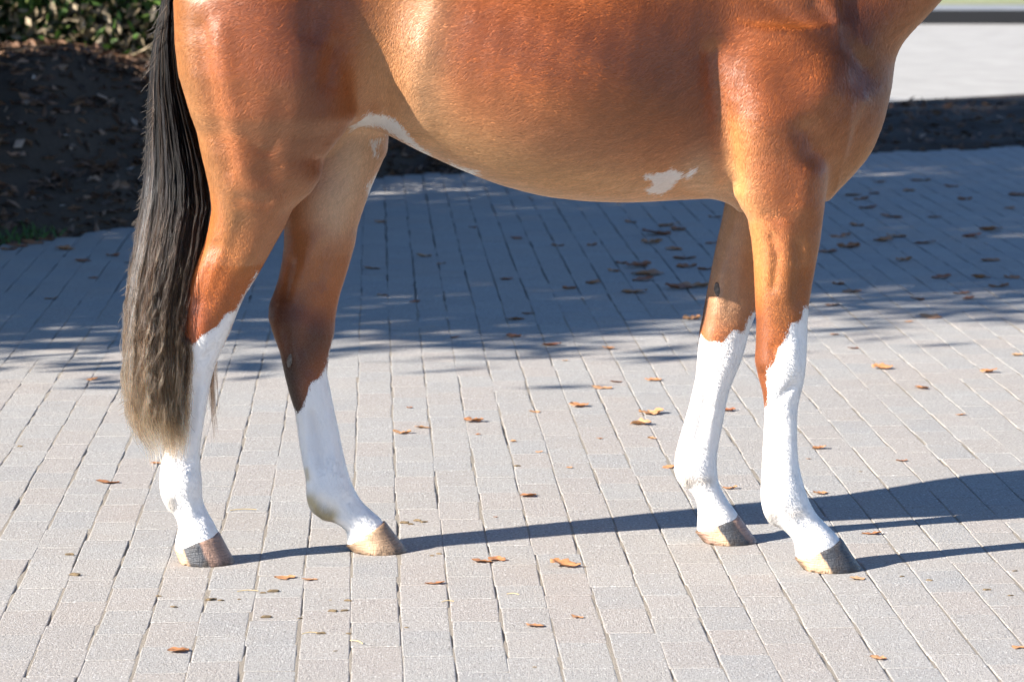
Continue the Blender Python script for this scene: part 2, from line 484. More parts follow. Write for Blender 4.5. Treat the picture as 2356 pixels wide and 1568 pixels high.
def zloft(st, k=0.03, n=2.2, sig=0.010, cap=0.02):
    """stations (v, uL, uR, Yc, ry): horizontal slices of a limb, read off the photo at the limb's own depth"""
    T = []
    for (v, ul, ur, Y, ry) in st:
        a, b = W(ul, v, Y), W(ur, v, Y)
        T.append((0.5 * (a.z + b.z), 0.5 * (a.x + b.x), 0.5 * (b.x - a.x), Y, ry))
    T = np.array(T)
    z0, z1 = T[:, 0].min(), T[:, 0].max()
    iz0, iz1 = max(0, int((z0 - 0.08 - GZ0) / VOX)), min(len(gz), int((z1 + 0.08 - GZ0) / VOX))
    zz = gz[iz0:iz1]
    cx, rx, cy, ry = (lut(T[:, 0], T[:, i], zz, sig) for i in (1, 2, 3, 4))
    ix0, ix1 = max(0, int(((cx - rx).min() - 0.12 - GX0) / VOX)), min(len(gx), int(((cx + rx).max() + 0.12 - GX0) / VOX))
    iy0, iy1 = max(0, int(((cy - ry).min() - 0.12 - GY0) / VOX)), min(len(gy), int(((cy + ry).max() + 0.12 - GY0) / VOX))
    X = gx[ix0:ix1][:, None, None]; Y = gy[iy0:iy1][None, :, None]
    e = (np.abs((X - cx) / rx) ** n + np.abs((Y - cy) / ry) ** n) ** (1 / n)
    d = (e - 1) * np.minimum(rx, ry)
    d = np.maximum(d, np.maximum(z0 - zz, zz - z1)[None, None, :])
    blend((slice(ix0, ix1), slice(iy0, iy1), slice(iz0, iz1)), d, k)

def xloft(st, k=0.05, n=2.3, sig=0.03):
    """stations (u, vbottom, ztop, halfwidth): upright slices of the trunk"""
    T = []
    for (u, vb, zt, hw) in st:
        p = W(u, vb, 0.0); T.append((p.x, 0.5 * (p.z + zt), 0.5 * (zt - p.z), hw))
    T = np.array(T); x0, x1 = T[:, 0].min(), T[:, 0].max()
    ix0, ix1 = int((x0 - 0.1 - GX0) / VOX), int((x1 + 0.1 - GX0) / VOX)
    xx = gx[ix0:ix1]
    cz, rz, hw = (lut(T[:, 0], T[:, i], xx, sig)[:, None, None] for i in (1, 2, 3))
    Y = gy[None, :, None]; Z = gz[None, None, :]
    e = (np.abs((Z - cz) / rz) ** n + np.abs(Y / hw) ** n) ** (1 / n)
    d = (e - 1) * np.minimum(rz, hw)
    d = np.maximum(d, np.maximum(x0 - xx, xx - x1)[:, None, None])
    blend((slice(ix0, ix1), slice(None), slice(None)), d, k)

def cone(a, b, ra, rb, k=0.02, fy=1.0):
    a, b = np.array(a, np.float32), np.array(b, np.float32); R = max(ra, rb) + 0.1
    lo, hi = np.minimum(a, b) - R, np.maximum(a, b) + R
    sl = []
    for ax, (g, o) in enumerate(((gx, GX0), (gy, GY0), (gz, GZ0))):
        sl.append(slice(max(0, int((lo[ax] - o) / VOX)), min(len(g), int((hi[ax] - o) / VOX) + 1)))
    X, Y, Z = gx[sl[0]][:, None, None], gy[sl[1]][None, :, None] , gz[sl[2]][None, None, :]
    ab = b - a; L = float(ab @ ab)
    t = np.clip(((X - a[0]) * ab[0] + (Y - a[1]) * ab[1] + (Z - a[2]) * ab[2]) / L, 0, 1)
    d = np.sqrt((X - a[0] - t * ab[0]) ** 2 + ((Y - a[1] - t * ab[1]) / fy) ** 2 + (Z - a[2] - t * ab[2]) ** 2) - (ra + t * (rb - ra))
    blend(tuple(sl), d * min(1, fy), k)

# trunk
xloft([(470, 150, 1.44, .15), (520, 215, 1.49, .20), (600, 262, 1.53, .235), (700, 282, 1.545, .235), (800, 286, 1.53, .218), (860, 291, 1.51, .212), (950, 337, 1.485, .232),
       (1050, 384, 1.465, .262), (1150, 423, 1.455, .286), (1250, 449, 1.45, .30), (1350, 460, 1.455, .30), (1450, 463, 1.47, .283), (1550, 458, 1.495, .248),
       (1650, 454, 1.53, .21), (1750, 454, 1.555, .205), (1850, 452, 1.56, .195), (1900, 440, 1.50, .185)], n=2.12)
# chest and neck
zloft([(476, 1710, 1850, 0, .06), (456, 1690, 1888, 0, .11), (436, 1640, 1930, 0, .155), (400, 1520, 1962, 0, .18), (350, 1500, 2003, 0, .20), (280, 1500, 2031, 0, .212), (200, 1500, 2049, 0, .215), (130, 1500, 2057, 0, .21),
       (90, 1520, 2078, 0, .195), (50, 1560, 2118, 0, .175), (0, 1600, 2165, 0, .155), (-100, 1650, 2240, 0, .135), (-200, 1700, 2300, 0, .12), (-300, 1830, 2355, 0, .105), (-400, 1930, 2400, 0, .095),
       (-500, 2030, 2440, 0, .085), (-600, 2130, 2470, 0, .075), (-660, 2200, 2440, 0, .06)], k=0.05, n=2.15, sig=0.02)
# legs
zloft([(-150, 455, 760, -.11, .13), (-60, 412, 800, -.12, .145), (0, 402, 825, -.13, .155), (100, 405, 828, -.135, .157), (170, 413, 828, -.137, .155), (260, 440, 818, -.135, .146), (300, 455, 790, -.13, .13),
       (350, 465, 748, -.13, .12), (400, 477, 737, -.13, .108), (440, 485, 715, -.13, .10), (480, 489, 672, -.13, .088), (520, 482, 655, -.125, .078), (560, 472, 632, -.12, .07), (600, 455, 610, -.12, .063),
       (640, 437, 588, -.115, .056), (680, 424, 562, -.11, .052), (720, 416, 545, -.107, .05), (760, 412, 530, -.105, .048), (800, 410, 512, -.103, .045), (840, 408, 494, -.1, .04), (880, 404, 484, -.098, .034),
       (930, 398, 475, -.096, .031), (990, 388, 465, -.094, .03), (1040, 378, 459, -.092, .034), (1080, 369, 461, -.09, .041), (1110, 367, 464, -.09, .043), (1140, 371, 464, -.09, .04), (1160, 382, 468, -.09, .036),
       (1180, 400, 478, -.09, .033), (1200, 410, 490, -.09, .035), (1220, 411, 500, -.09, .041), (1240, 404, 507, -.09, .047), (1266, 404, 512, -.09, .05)], n=2.25)
zloft([(-100, 470, 800, .12, .14), (0, 480, 850, .125, .15), (200, 520, 888, .13, .147), (300, 560, 893, .12, .13), (345, 590, 890, .115, .115), (390, 610, 870, .11, .105), (440, 630, 849, .10, .095), (480, 645, 835, .095, .086),
       (520, 655, 822, .09, .077), (560, 655, 816, .085, .069), (600, 650, 805, .08, .062), (640, 642, 793, .075, .056), (670, 632, 783, .07, .053), (700, 620, 776, .068, .05), (730, 618, 771, .065, .049),
       (770, 630, 768, .063, .048), (810, 645, 757, .06, .045), (860, 655, 752, .058, .038), (900, 665, 760, .056, .034), (945, 679, 769, .055, .031), (990, 685, 779, .055, .03), (1040, 692, 789, .053, .033),
       (1080, 700, 798, .05, .04), (1110, 705, 808, .05, .043), (1140, 705, 822, .05, .043), (1160, 709, 837, .05, .041), (1178, 718, 857, .05, .038), (1190, 745, 873, .05, .036), (1205, 783, 884, .05, .037),
       (1222, 799, 891, .05, .043), (1250, 799, 900, .05, .048)], n=2.25)
zloft([(60, 1660, 1930, -.115, .105), (130, 1655, 1958, -.125, .112), (200, 1655, 1962, -.135, .115), (260, 1660, 1945, -.145, .114), (330, 1672, 1918, -.152, .108), (400, 1683, 1903, -.158, .098), (445, 1690, 1898, -.162, .09), (475, 1705, 1895, -.165, .084),
       (500, 1721, 1892, -.166, .08), (550, 1730, 1886, -.168, .072), (600, 1735, 1877, -.17, .064), (650, 1737, 1868, -.17, .058), (700, 1739, 1860, -.17, .053), (740, 1741, 1857, -.17, .051), (790, 1740, 1856, -.17, .05),
       (830, 1737, 1854, -.17, .049), (870, 1746, 1850, -.17, .046), (900, 1755, 1843, -.17, .04), (930, 1759, 1836, -.17, .034), (960, 1760, 1833, -.17, .03), (1010, 1757, 1833, -.17, .029), (1060, 1754, 1836, -.17, .031),
       (1090, 1753, 1842, -.17, .036), (1120, 1751, 1850, -.17, .041), (1150, 1751, 1860, -.17, .043), (1180, 1757, 1876, -.17, .041), (1195, 1766, 1890, -.17, .039), (1210, 1793, 1905, -.17, .037), (1225, 1812, 1920, -.17, .039),
       (1245, 1828, 1936, -.17, .045), (1282, 1832, 1944, -.17, .05)], n=2.25)
zloft([(130, 1600, 1900, .125, .112), (260, 1620, 1890, .14, .112), (400, 1650, 1860, .15, .098), (455, 1672, 1840, .16, .088), (500, 1664, 1815, .165, .08), (560, 1650, 1785, .168, .07), (610, 1640, 1768, .17, .062),
       (660, 1630, 1752, .17, .056), (700, 1622, 1742, .17, .053), (730, 1617, 1735, .17, .051), (760, 1610, 1723, .17, .05), (800, 1607, 1714, .17, .049), (840, 1604, 1701, .17, .047), (870, 1601, 1688, .17, .043),
       (900, 1594, 1677, .17, .039), (930, 1587, 1670, .17, .033), (970, 1575, 1663, .17, .03), (1010, 1563, 1655, .17, .03), (1040, 1555, 1650, .17, .034), (1065, 1552, 1648, .17, .04), (1090, 1553, 1650, .17, .042),
       (1105, 1560, 1652, .17, .04), (1120, 1580, 1657, .17, .037), (1140, 1597, 1667, .17, .036), (1160, 1605, 1680, .17, .037), (1180, 1606, 1696, .17, .042), (1222, 1604, 1708, .17, .048)], n=2.25)
# head (above the picture)
hx0, hz0 = 1.13, 1.80
cone((hx0, 0, hz0), (hx0 + .16, 0, hz0 - .13), .115, .098, .05, .78)
cone((hx0 + .16, 0, hz0 - .13), (hx0 + .34, 0, hz0 - .36), .092, .068, .05, .72)
cone((hx0 + .34, 0, hz0 - .36), (hx0 + .38, 0, hz0 - .42), .066, .056, .03, .85)
for s_ in (-1, 1):
    cone((hx0 - .02, s_ * .045, hz0 + .10), (hx0 + .01, s_ * .06, hz0 + .21), .034, .008, .02, .7)
    cone((hx0 + .13, s_ * .062, hz0 - .03), (hx0 + .15, s_ * .066, hz0 - .045), .03, .028, .03)
# croup into tail head
cone((-.72, 0, 1.42), (-.775, 0, 1.37), .04, .025, .05)

def surface_nets(F, x, y, z):
    nx, ny, nz = F.shape
    ins = F < 0
    cnt = np.zeros((nx - 1, ny - 1, nz - 1), np.int8)
    for a in (0, 1):
        for b in (0, 1):
            for c in (0, 1):
                cnt += ins[a:nx - 1 + a, b:ny - 1 + b, c:nz - 1 + c]
    act = (cnt > 0) & (cnt < 8)
    I = np.argwhere(act); idx = np.full(act.shape, -1, np.int32); idx[act] = np.arange(len(I))
    cor = np.array([(a, b, c) for a in (0, 1) for b in (0, 1) for c in (0, 1)])
    fv = np.stack([F[I[:, 0] + a, I[:, 1] + b, I[:, 2] + c] for a, b, c in cor], 1)
    acc = np.zeros((len(I), 3)); num = np.zeros(len(I))
    for p in range(8):
        for q in range(p + 1, 8):
            if np.abs(cor[p] - cor[q]).sum() != 1: continue
            m = (fv[:, p] < 0) != (fv[:, q] < 0)
            t = fv[m, p] / (fv[m, p] - fv[m, q])
            acc[m] += cor[p] + t[:, None] * (cor[q] - cor[p]); num[m] += 1
    V = I + acc / num[:, None]
    V = np.stack([x[0] + V[:, 0] * VOX, y[0] + V[:, 1] * VOX, z[0] + V[:, 2] * VOX], 1)
    Q = []
    for ax in range(3):
        sl0 = [slice(None)] * 3; sl1 = [slice(None)] * 3
        sl0[ax] = slice(0, -1); sl1[ax] = slice(1, None)
        A, B = ins[tuple(sl0)], ins[tuple(sl1)]
        o1, o2 = [a for a in range(3) if a != ax]
        for sgn, m in ((1, A & ~B), (-1, ~A & B)):
            P = np.argwhere(m)
            P = P[(P[:, o1] > 0) & (P[:, o2] > 0) & (P[:, o1] < F.shape[o1] - 1) & (P[:, o2] < F.shape[o2] - 1)]
            def g(d1, d2):
                R = P.copy(); R[:, o1] -= d1; R[:, o2] -= d2
                return idx[R[:, 0], R[:, 1], R[:, 2]]
            q = np.stack([g(0, 0), g(1, 0), g(1, 1), g(0, 1)], 1)
            flip = (sgn == -1) ^ (ax == 1)
            Q.append(q[:, ::-1] if not flip else q)
    Q = np.concatenate(Q); Q = Q[(Q >= 0).all(1)]
    return V, Q

HV, HQ = surface_nets(FLD, gx, gy, gz)
del FLD

def vnormals(V, Q):
    n = np.cross(V[Q[:, 2]] - V[Q[:, 0]], V[Q[:, 3]] - V[Q[:, 1]])
    N = np.zeros_like(V)
    for c in range(4):
        for ax in range(3): N[:, ax] += np.bincount(Q[:, c], n[:, ax], len(V))
    return N / (np.linalg.norm(N, axis=1, keepdims=True) + 1e-12)

E = np.unique(np.sort(np.concatenate([HQ[:, [0, 1]], HQ[:, [1, 2]], HQ[:, [2, 3]], HQ[:, [3, 0]]]), 1), axis=0)
DEG = np.bincount(E.ravel(), minlength=len(HV))[:, None]
def relax(D):
    A = np.zeros_like(D)
    for ax in range(D.shape[1]):
        A[:, ax] = np.bincount(E[:, 0], D[E[:, 1], ax], len(D)) + np.bincount(E[:, 1], D[E[:, 0], ax], len(D))
    return A / DEG
for it in range(6):                    # Taubin smoothing
    HV = HV + 0.5 * (relax(HV) - HV); HV = HV - 0.52 * (relax(HV) - HV)
HN = vnormals(HV, HQ)
if HN[np.argmax(HV[:, 2]), 2] < 0: HQ = HQ[:, ::-1]; HN = -HN

# pixel coordinates of a side view of each vertex (as seen square on, for reading features off the photo)
def uv_of(V):
    yy = V[:, 1] - CAMY; zz = V[:, 2] - CAMZ
    dep = yy * cp - zz * sp; up = yy * sp + zz * cp
    return np.stack([CU + FPX * V[:, 0] / dep, CV - FPX * up / dep], 1)
UV = uv_of(HV)

def seg_dist(P, pts):
    best = np.full(len(P), 1e9)
    for a, b in zip(pts[:-1], pts[1:]):
        a, b = np.array(a, float), np.array(b, float); ab = b - a
        t = np.clip(((P - a) @ ab) / (ab @ ab + 1e-9), 0, 1)
        best = np.minimum(best, np.hypot(*(P - a - t[:, None] * ab).T))
    return best

def poly_sdf(P, poly):
    poly = np.array(poly, float); n = len(poly)
    d = seg_dist(P, list(map(tuple, poly)) + [tuple(poly[0])])
    ins = np.zeros(len(P), bool)
    for i in range(n):
        a, b = poly[i], poly[(i + 1) % n]
        c = ((a[1] > P[:, 1]) != (b[1] > P[:, 1]))
        with np.errstate(divide='ignore', invalid='ignore'):
            xs = (b[0] - a[0]) * (P[:, 1] - a[1]) / (b[1] - a[1]) + a[0]
        ins ^= c & (P[:, 0] < xs)
    return np.where(ins, d, -d)

NEAR = (HV[:, 1] < np.where(HV[:, 2] < 0.8, -0.02, 0.0))
def sculpt(pts, width, amp, side='near', both=False):
    """push the surface in or out along a stroke (pixels, width px, amp mm)"""
    global DISP
    m = np.exp(-(seg_dist(UV, pts) / width) ** 2) * amp * 0.001
    if side == 'near':
        f = np.clip(-HN[:, 1] * 2.0 + 0.15, 0, 1) * NEAR
    elif side == 'farleg':
        f = np.clip(-HN[:, 1] * 2.0 + 0.15, 0, 1) * (~NEAR)
    else:
        f = 1.0
    DISP += m * f
DISP = np.zeros(len(HV))
SC = [
 ([(660, 40), (672, 200), (660, 300)], 100, 16), ([(465, 60), (478, 170), (503, 270), (532, 385)], 20, -6), ([(512, 70), (526, 190), (546, 300), (556, 370)], 26, 5),
 ([(690, 395), (705, 405)], 40, 10), ([(655, 235), (636, 330), (626, 385)], 30, -5), ([(622, 348), (630, 330)], 10, -5), ([(572, 400), (588, 432)], 32, 8), ([(612, 458), (555, 456)], 17, -6),
 ([(640, 470), (600, 540), (560, 620)], 18, 5), ([(560, 500), (520, 600), (480, 690)], 16, -3), ([(500, 560), (470, 640), (455, 700)], 12, -4),
 ([(730, 20), (722, 75)], 22, -8), ([(768, 110), (756, 180)], 25, -7), ([(905, 20), (890, 130), (872, 220)], 55, -9), ([(745, 345), (790, 300), (840, 262), (870, 258)], 14, 8),
 ([(1640, 120), (1655, 240), (1672, 330), (1684, 420)], 24, -13), ([(1735, 180), (1760, 280)], 60, 10), ([(1905, 185), (1908, 205)], 45, 13), ([(1884, 345), (1862, 300)], 30, -18),
 ([(1970, 225), (1940, 290), (1925, 345)], 24, 14), ([(1866, 398), (1856, 470)], 26, 9), ([(1740, -20), (1830, 40), (1920, 90), (1990, 150)], 20, -5), ([(1880, 10), (1950, 80), (2003, 176)], 20, -6),
 ([(1900, 0), (1985, 100)], 18, 5), ([(1990, 395), (1940, 440)], 10, -6), ([(1776, 545), (1788, 590), (1780, 660)], 9, -6), ([(1838, 560), (1846, 610), (1836, 690)], 13, -6), ([(1812, 520), (1812, 680)], 14, 3),
 ([(1766, 488), (1788, 502)], 8, -4), ([(1800, 835), (1802, 845)], 24, 4), ([(1785, 950), (1778, 1090)], 7, -5), ([(1808, 940), (1806, 1080)], 7, 2), ([(1752, 858), (1766, 884)], 9, -6), ([(1826, 886), (1796, 914)], 9, -6), ([(1778, 800), (1790, 860)], 9, -4), ([(1830, 800), (1835, 850)], 14, 4), ([(1770, 960), (1766, 1090)], 8, 4), ([(1822, 950), (1820, 1080)], 7, 3), ([(1775, 1165), (1790, 1195)], 10, -5), ([(1845, 1195), (1870, 1215)], 10, -4),
 ([(1800, 1140), (1805, 1150)], 18, 4), ([(455, 870), (440, 985)], 7, -5), ([(425, 1095), (428, 1105)], 20, 5), ([(405, 1150), (425, 1175)], 9, -5), ([(450, 1150), (462, 1185)], 9, -4), ([(470, 900), (458, 1000)], 7, 3), ([(470, 740), (460, 790)], 14, 4), ([(490, 800), (470, 830)], 8, -4), ([(432, 1050), (428, 1062)], 10, -4),
 ([(590, 330), (610, 345)], 9, -4), ([(700, 120), (690, 220)], 40, 5), ([(1300, 250), (1400, 300)], 150, 8), ([(1010, 20), (960, 180), (985, 320)], 30, 5),
]
for k_ in range(9):
    SC.append(([(1110 + 62 * k_, -20), (1080 + 62 * k_, 120), (1070 + 62 * k_, 230)], 15, 0.7))
for pts, wd, am in SC: sculpt(pts, wd, am)
for pts, wd, am in [([(716, 950), (738, 1085)], 7, -6), ([(690, 640), (722, 560)], 20, 6), ([(668, 600), (655, 680)], 10, -6), ([(745, 560), (735, 650)], 10, -5), ([(690, 740), (720, 760)], 26, 5), ([(700, 800), (715, 850)], 10, -5), ([(655, 760), (672, 860)], 9, -5), ([(700, 950), (716, 1080)], 7, 4), ([(758, 960), (772, 1060)], 7, 3), ([(740, 1150), (775, 1180)], 10, -5), ([(800, 1150), (830, 1180)], 10, -4),
                    ([(1628, 890), (1602, 1010)], 8, -6), ([(1650, 900), (1628, 1020)], 8, 3), ([(1660, 620), (1650, 720)], 16, 4), ([(1690, 560), (1680, 690)], 10, -4), ([(750, 1130), (755, 1140)], 18, 4), ([(1600, 1075), (1602, 1080)], 16, 4)]:
    sculpt(pts, wd, am, 'farleg')

for it in range(2): DISP = relax(DISP[:, None])[:, 0]
HV = HV + HN * DISP[:, None]
HN = vnormals(HV, HQ)

# coat colours, some patches with shade painted in
lin = lambda r, g, b: np.array([((c / 255 + 0.055) / 1.055) ** 2.4 if c > 10 else c / 255 / 12.92 for c in (r, g, b)])
COL = np.tile(lin(176, 97, 44), (len(HV), 1))
def paint(pts, width, col, amt=1.0, mask=None):
    global COL
    f = np.exp(-(seg_dist(UV, pts) / width) ** 2) * amt
    if mask is not None: f = f * mask
    COL = COL * (1 - f[:, None]) + np.array(col) * f[:, None]
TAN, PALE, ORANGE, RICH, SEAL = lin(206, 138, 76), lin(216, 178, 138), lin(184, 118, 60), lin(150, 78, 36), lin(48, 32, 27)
UPN = np.clip(-HN[:, 2], 0, 1)
FARM0 = (HV[:, 1] > -0.02).astype(float)
paint([(430, 0), (425, 150), (455, 280), (500, 420), (540, 500)], 45, lin(158, 102, 52), .9)
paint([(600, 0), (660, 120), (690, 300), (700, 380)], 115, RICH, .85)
paint([(740, 40), (750, 180), (720, 290)], 60, lin(138, 68, 30), .7)  # shade painted into the coat where the thigh turns from the sun
paint([(890, 0), (870, 160)], 50, ORANGE, .8)
paint([(930, 60), (900, 230), (960, 300)], 70, TAN, .75)
paint([(985, 20), (970, 170), (985, 300)], 62, lin(208, 158, 112), .8)
paint([(1000, 330), (1100, 360), (1250, 420), (1450, 440), (1650, 440)], 62, lin(214, 152, 92), .95)
paint([(1620, 400), (1660, 440)], 60, PALE, .8)
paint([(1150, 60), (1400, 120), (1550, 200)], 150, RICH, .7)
paint([(1560, 190), (1590, 290)], 75, lin(142, 72, 34), .6)  # barrel behind the arm darkened in colour, deepening its shade
paint([(1700, 300), (1690, 420), (1730, 540), (1760, 640)], 45, TAN, .7)
paint([(1960, 40), (2010, 200)], 75, lin(112, 54, 26), .85)  # painted shade on the chest front, which faces away from the sun
paint([(1940, 430), (2000, 360)], 45, TAN, .5)
paint([(1850, 560), (1800, 720)], 40, ORANGE, .5)
paint([(520, 560), (560, 600)], 40, ORANGE, .6)
paint([(440, 700), (450, 770)], 32, lin(150, 74, 40), .8)
paint([(1742, 740), (1748, 840), (1766, 920)], 30, lin(126, 70, 38), .9, NEAR.astype(float))
paint([(1800, 690), (1840, 660)], 40, lin(150, 92, 52), .6, NEAR.astype(float))
far = (HV[:, 1] > np.where(HV[:, 2] < 0.8, -0.02, 0.01)).astype(float)
paint([(830, 330), (800, 430), (760, 500)], 75, lin(222, 186, 150), .97, (HV[:, 1] > -0.07) * (HV[:, 0] < 0))
paint([(700, 550), (690, 640), (760, 600)], 70, lin(176, 112, 66), .85, (HV[:, 1] > -0.03) * (HV[:, 0] < 0))
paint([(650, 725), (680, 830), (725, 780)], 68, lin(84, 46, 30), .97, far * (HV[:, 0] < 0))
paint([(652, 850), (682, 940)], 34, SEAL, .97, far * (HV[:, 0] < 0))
paint([(1680, 480), (1660, 600), (1670, 700)], 60, lin(190, 148, 112), .9, far * (HV[:, 0] > 0))
paint([(1620, 700), (1610, 740)], 18, lin(110, 74, 52), .8, far * (HV[:, 0] > 0))
COL = COL * (1 - 0.55 * UPN[:, None] * (HV[:, 2] > 0.7)[:, None]) + PALE * (0.55 * UPN[:, None] * (HV[:, 2] > 0.7)[:, None])

WCOL = np.tile(np.array([0.86, 0.825, 0.775]), (len(HV), 1))
def stain(pts, width, col, amt, mask):
    global WCOL
    f = (np.exp(-(seg_dist(UV, pts) / width) ** 2) * amt * mask)[:, None]
    WCOL = WCOL * (1 - f) + np.array(col) * f
hind, fore = (HV[:, 0] < 0), (HV[:, 0] > 0)
stain([(712, 1150), (735, 1178), (762, 1186)], 17, (0.52, 0.41, 0.22), .95, FARM0 * hind)
stain([(706, 1080), (708, 1100)], 6, (0.55, 0.42, 0.22), .7, FARM0 * hind)
stain([(1565, 1085), (1590, 1108), (1632, 1106)], 11, (0.55, 0.48, 0.40), .7, FARM0 * fore)
stain([(1765, 1180), (1800, 1188), (1842, 1180)], 12, (0.55, 0.48, 0.41), .6, (1 - FARM0) * fore)
stain([(376, 1135), (400, 1160)], 12, (0.6, 0.53, 0.44), .6, (1 - FARM0) * hind)
stain([(1622, 910), (1600, 1000)], 11, (0.60, 0.55, 0.51), .35, FARM0 * fore)
stain([(718, 950), (742, 1070)], 11, (0.60, 0.55, 0.52), .35, FARM0 * hind)
# white markings: signed distance (px) > 0 is white
WH = np.full(len(HV), -60.0)
def white(poly, mask):
    global WH
    WH = np.where(mask, np.maximum(WH, np.clip(poly_sdf(UV, poly), -60, 60)), WH)
FARM = HV[:, 1] > np.where(HV[:, 2] < 0.8, -0.02, 0.005)
white([(592, 622), (560, 682), (541, 712), (522, 720), (500, 748), (470, 768), (440, 795), (425, 803), (380, 820), (330, 1280), (560, 1280), (560, 900), (518, 812), (524, 775), (535, 745), (560, 712), (585, 660)], NEAR)
white([(776, 750), (764, 785), (752, 838), (735, 868), (716, 878), (708, 905), (694, 940), (685, 950), (674, 935), (640, 965), (640, 1280), (970, 1280), (850, 900), (790, 740)], FARM & (HV[:, 0] < 0))
white([(1856, 702), (1846, 716), (1840, 737), (1820, 742), (1812, 766), (1805, 786), (1790, 800), (1784, 830), (1766, 850), (1759, 882), (1766, 902), (1768, 932), (1757, 938), (1730, 965), (1730, 1310), (2020, 1310), (1900, 900), (1880, 720)], NEAR)
white([(1590, 752), (1612, 768), (1628, 786), (1652, 784), (1660, 792), (1671, 776), (1690, 758), (1712, 762), (1722, 735), (1735, 716), (1780, 740), (1780, 1280), (1520, 1280)], FARM & (HV[:, 0] > 0))
BEL = np.abs(HV[:, 1]) < 0.4
white([(1481, 402), (1500, 396), (1530, 392), (1550, 387), (1574, 396), (1573, 405), (1560, 416), (1548, 430), (1527, 444), (1497, 441), (1488, 434), (1507, 424), (1498, 410)], NEAR & (HN[:, 1] < 0))
white([(1580, 402), (1592, 390), (1606, 382), (1606, 392), (1594, 402), (1583, 408)], NEAR & (HN[:, 1] < 0))
white([(1038, 374), (1062, 386), (1104, 393), (1110, 400), (1086, 407), (1062, 399)], BEL)
white([(806, 292), (846, 256), (880, 262), (912, 276), (958, 322), (1000, 356), (990, 359), (944, 331), (900, 308), (872, 290), (842, 290)], BEL)
white([(850, 322), (878, 314), (866, 338), (872, 356), (862, 352)], FARM)
white([(846, 425), (868, 395), (880, 385), (860, 430), (848, 450)], FARM)

M_COAT = None
def mat_coat():
    k = NT('horse coat'); p = k.pos()
    c = k.attr('col', 'Color')
    tc = k.mapping(p, (1, 1, 0.35))
    jag = k.math('ADD', k.math('MULTIPLY', k.math('SUBTRACT', k.noise(tc, 70, 4, 0.7), 0.5), 9.0), k.math('MULTIPLY', k.math('SUBTRACT', k.noise(k.mapping(p, (1, 1, 0.2)), 320, 2, 0.6), 0.5), 5.0))
    wf = k.range(k.math('ADD', k.attr('white'), jag), -1.5, 1.5)
    var = k.noise(k.mapping(p, (1, 1, 0.4)), 90, 4, 0.7)
    c = k.mix(k.range(var, 0.3, 0.75, 0.0, 0.35), c, k.mix(1.0, c, (0.6, 0.52, 0.45), 'MULTIPLY'))
    c = k.mix(wf, c, k.attr('wcol', 'Color'))
    h = k.noise(k.mapping(p, (1, 1, 0.25), (0, 0.5, 0)), 420, 3, 0.7)
    k.principled(c, 0.5, 0.35, k.bump(h, 0.15, 0.003))
    return k.m
M_COAT = mat_coat()
horse = link(bpy.data.objects.new('horse', None))
tag(horse, 'chestnut horse with four white stockings standing side-on on the pavers', 'horse')
me = mesh_np('body', HV, HQ, M_COAT)
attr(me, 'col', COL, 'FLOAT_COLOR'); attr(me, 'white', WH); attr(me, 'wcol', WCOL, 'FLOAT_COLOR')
body = link(bpy.data.objects.new('body', me), horse)

# hooves
def mat_hoof(name, stops, axis_rot):
    k = NT(name)
    tcn = k.n('ShaderNodeTexCoord').outputs['Object']
    p = k.mapping(tcn, (1, 1, 1), (0, 0, 0))
    sx = k.attr('stripe')
    wob = k.math('MULTIPLY', k.math('SUBTRACT', k.noise(k.mapping(tcn, (1, 1, 0.3)), 45, 4, 0.6), 0.5), 0.10)
    c = k.ramp(k.math('ADD', sx, wob), stops)
    fine = k.noise(k.mapping(tcn, (1.0, 1.0, 0.12), (0, axis_rot, 0)), 260, 3, 0.7)
    c = k.mix(k.range(fine, 0.42, 0.78, 0, 0.3), c, k.mix(1.0, c, (0.45, 0.4, 0.36), 'MULTIPLY'))
    rings = k.noise(k.mapping(tcn, (0.15, 0.15, 1)), 300, 2, 0.6)
    c = k.mix(k.range(rings, 0.45, 0.62, 0, 0.3), c, k.mix(1.0, c, (0.5, 0.45, 0.4), 'MULTIPLY'))
    heel = k.range(sx, 0.0, 0.22, 0.5, 0.0)
    dirt = k.math('MULTIPLY', k.range(k.noise(tcn, 55, 6, 0.75), 0.46, 0.58), k.math('ADD', heel, k.range(k.attr('low'), 0.55, 1.0, 0.05, 0.85)), clamp=True)
    c = k.mix(dirt, c, (0.05, 0.036, 0.025))
    mud = k.math('MULTIPLY', k.range(k.noise(k.mapping(tcn, (1, 1, 0.5)), 28, 5, 0.7), 0.5, 0.66), k.range(k.attr('low'), 0.0, 0.7, 0.42, 0.05))
    c = k.mix(mud, c, (0.13, 0.085, 0.05))
    h = k.math('ADD', k.math('MULTIPLY', fine, 0.6), rings)
    k.principled(c, 0.48, 0.45, k.bump(h, 0.8, 0.004)); return k.m

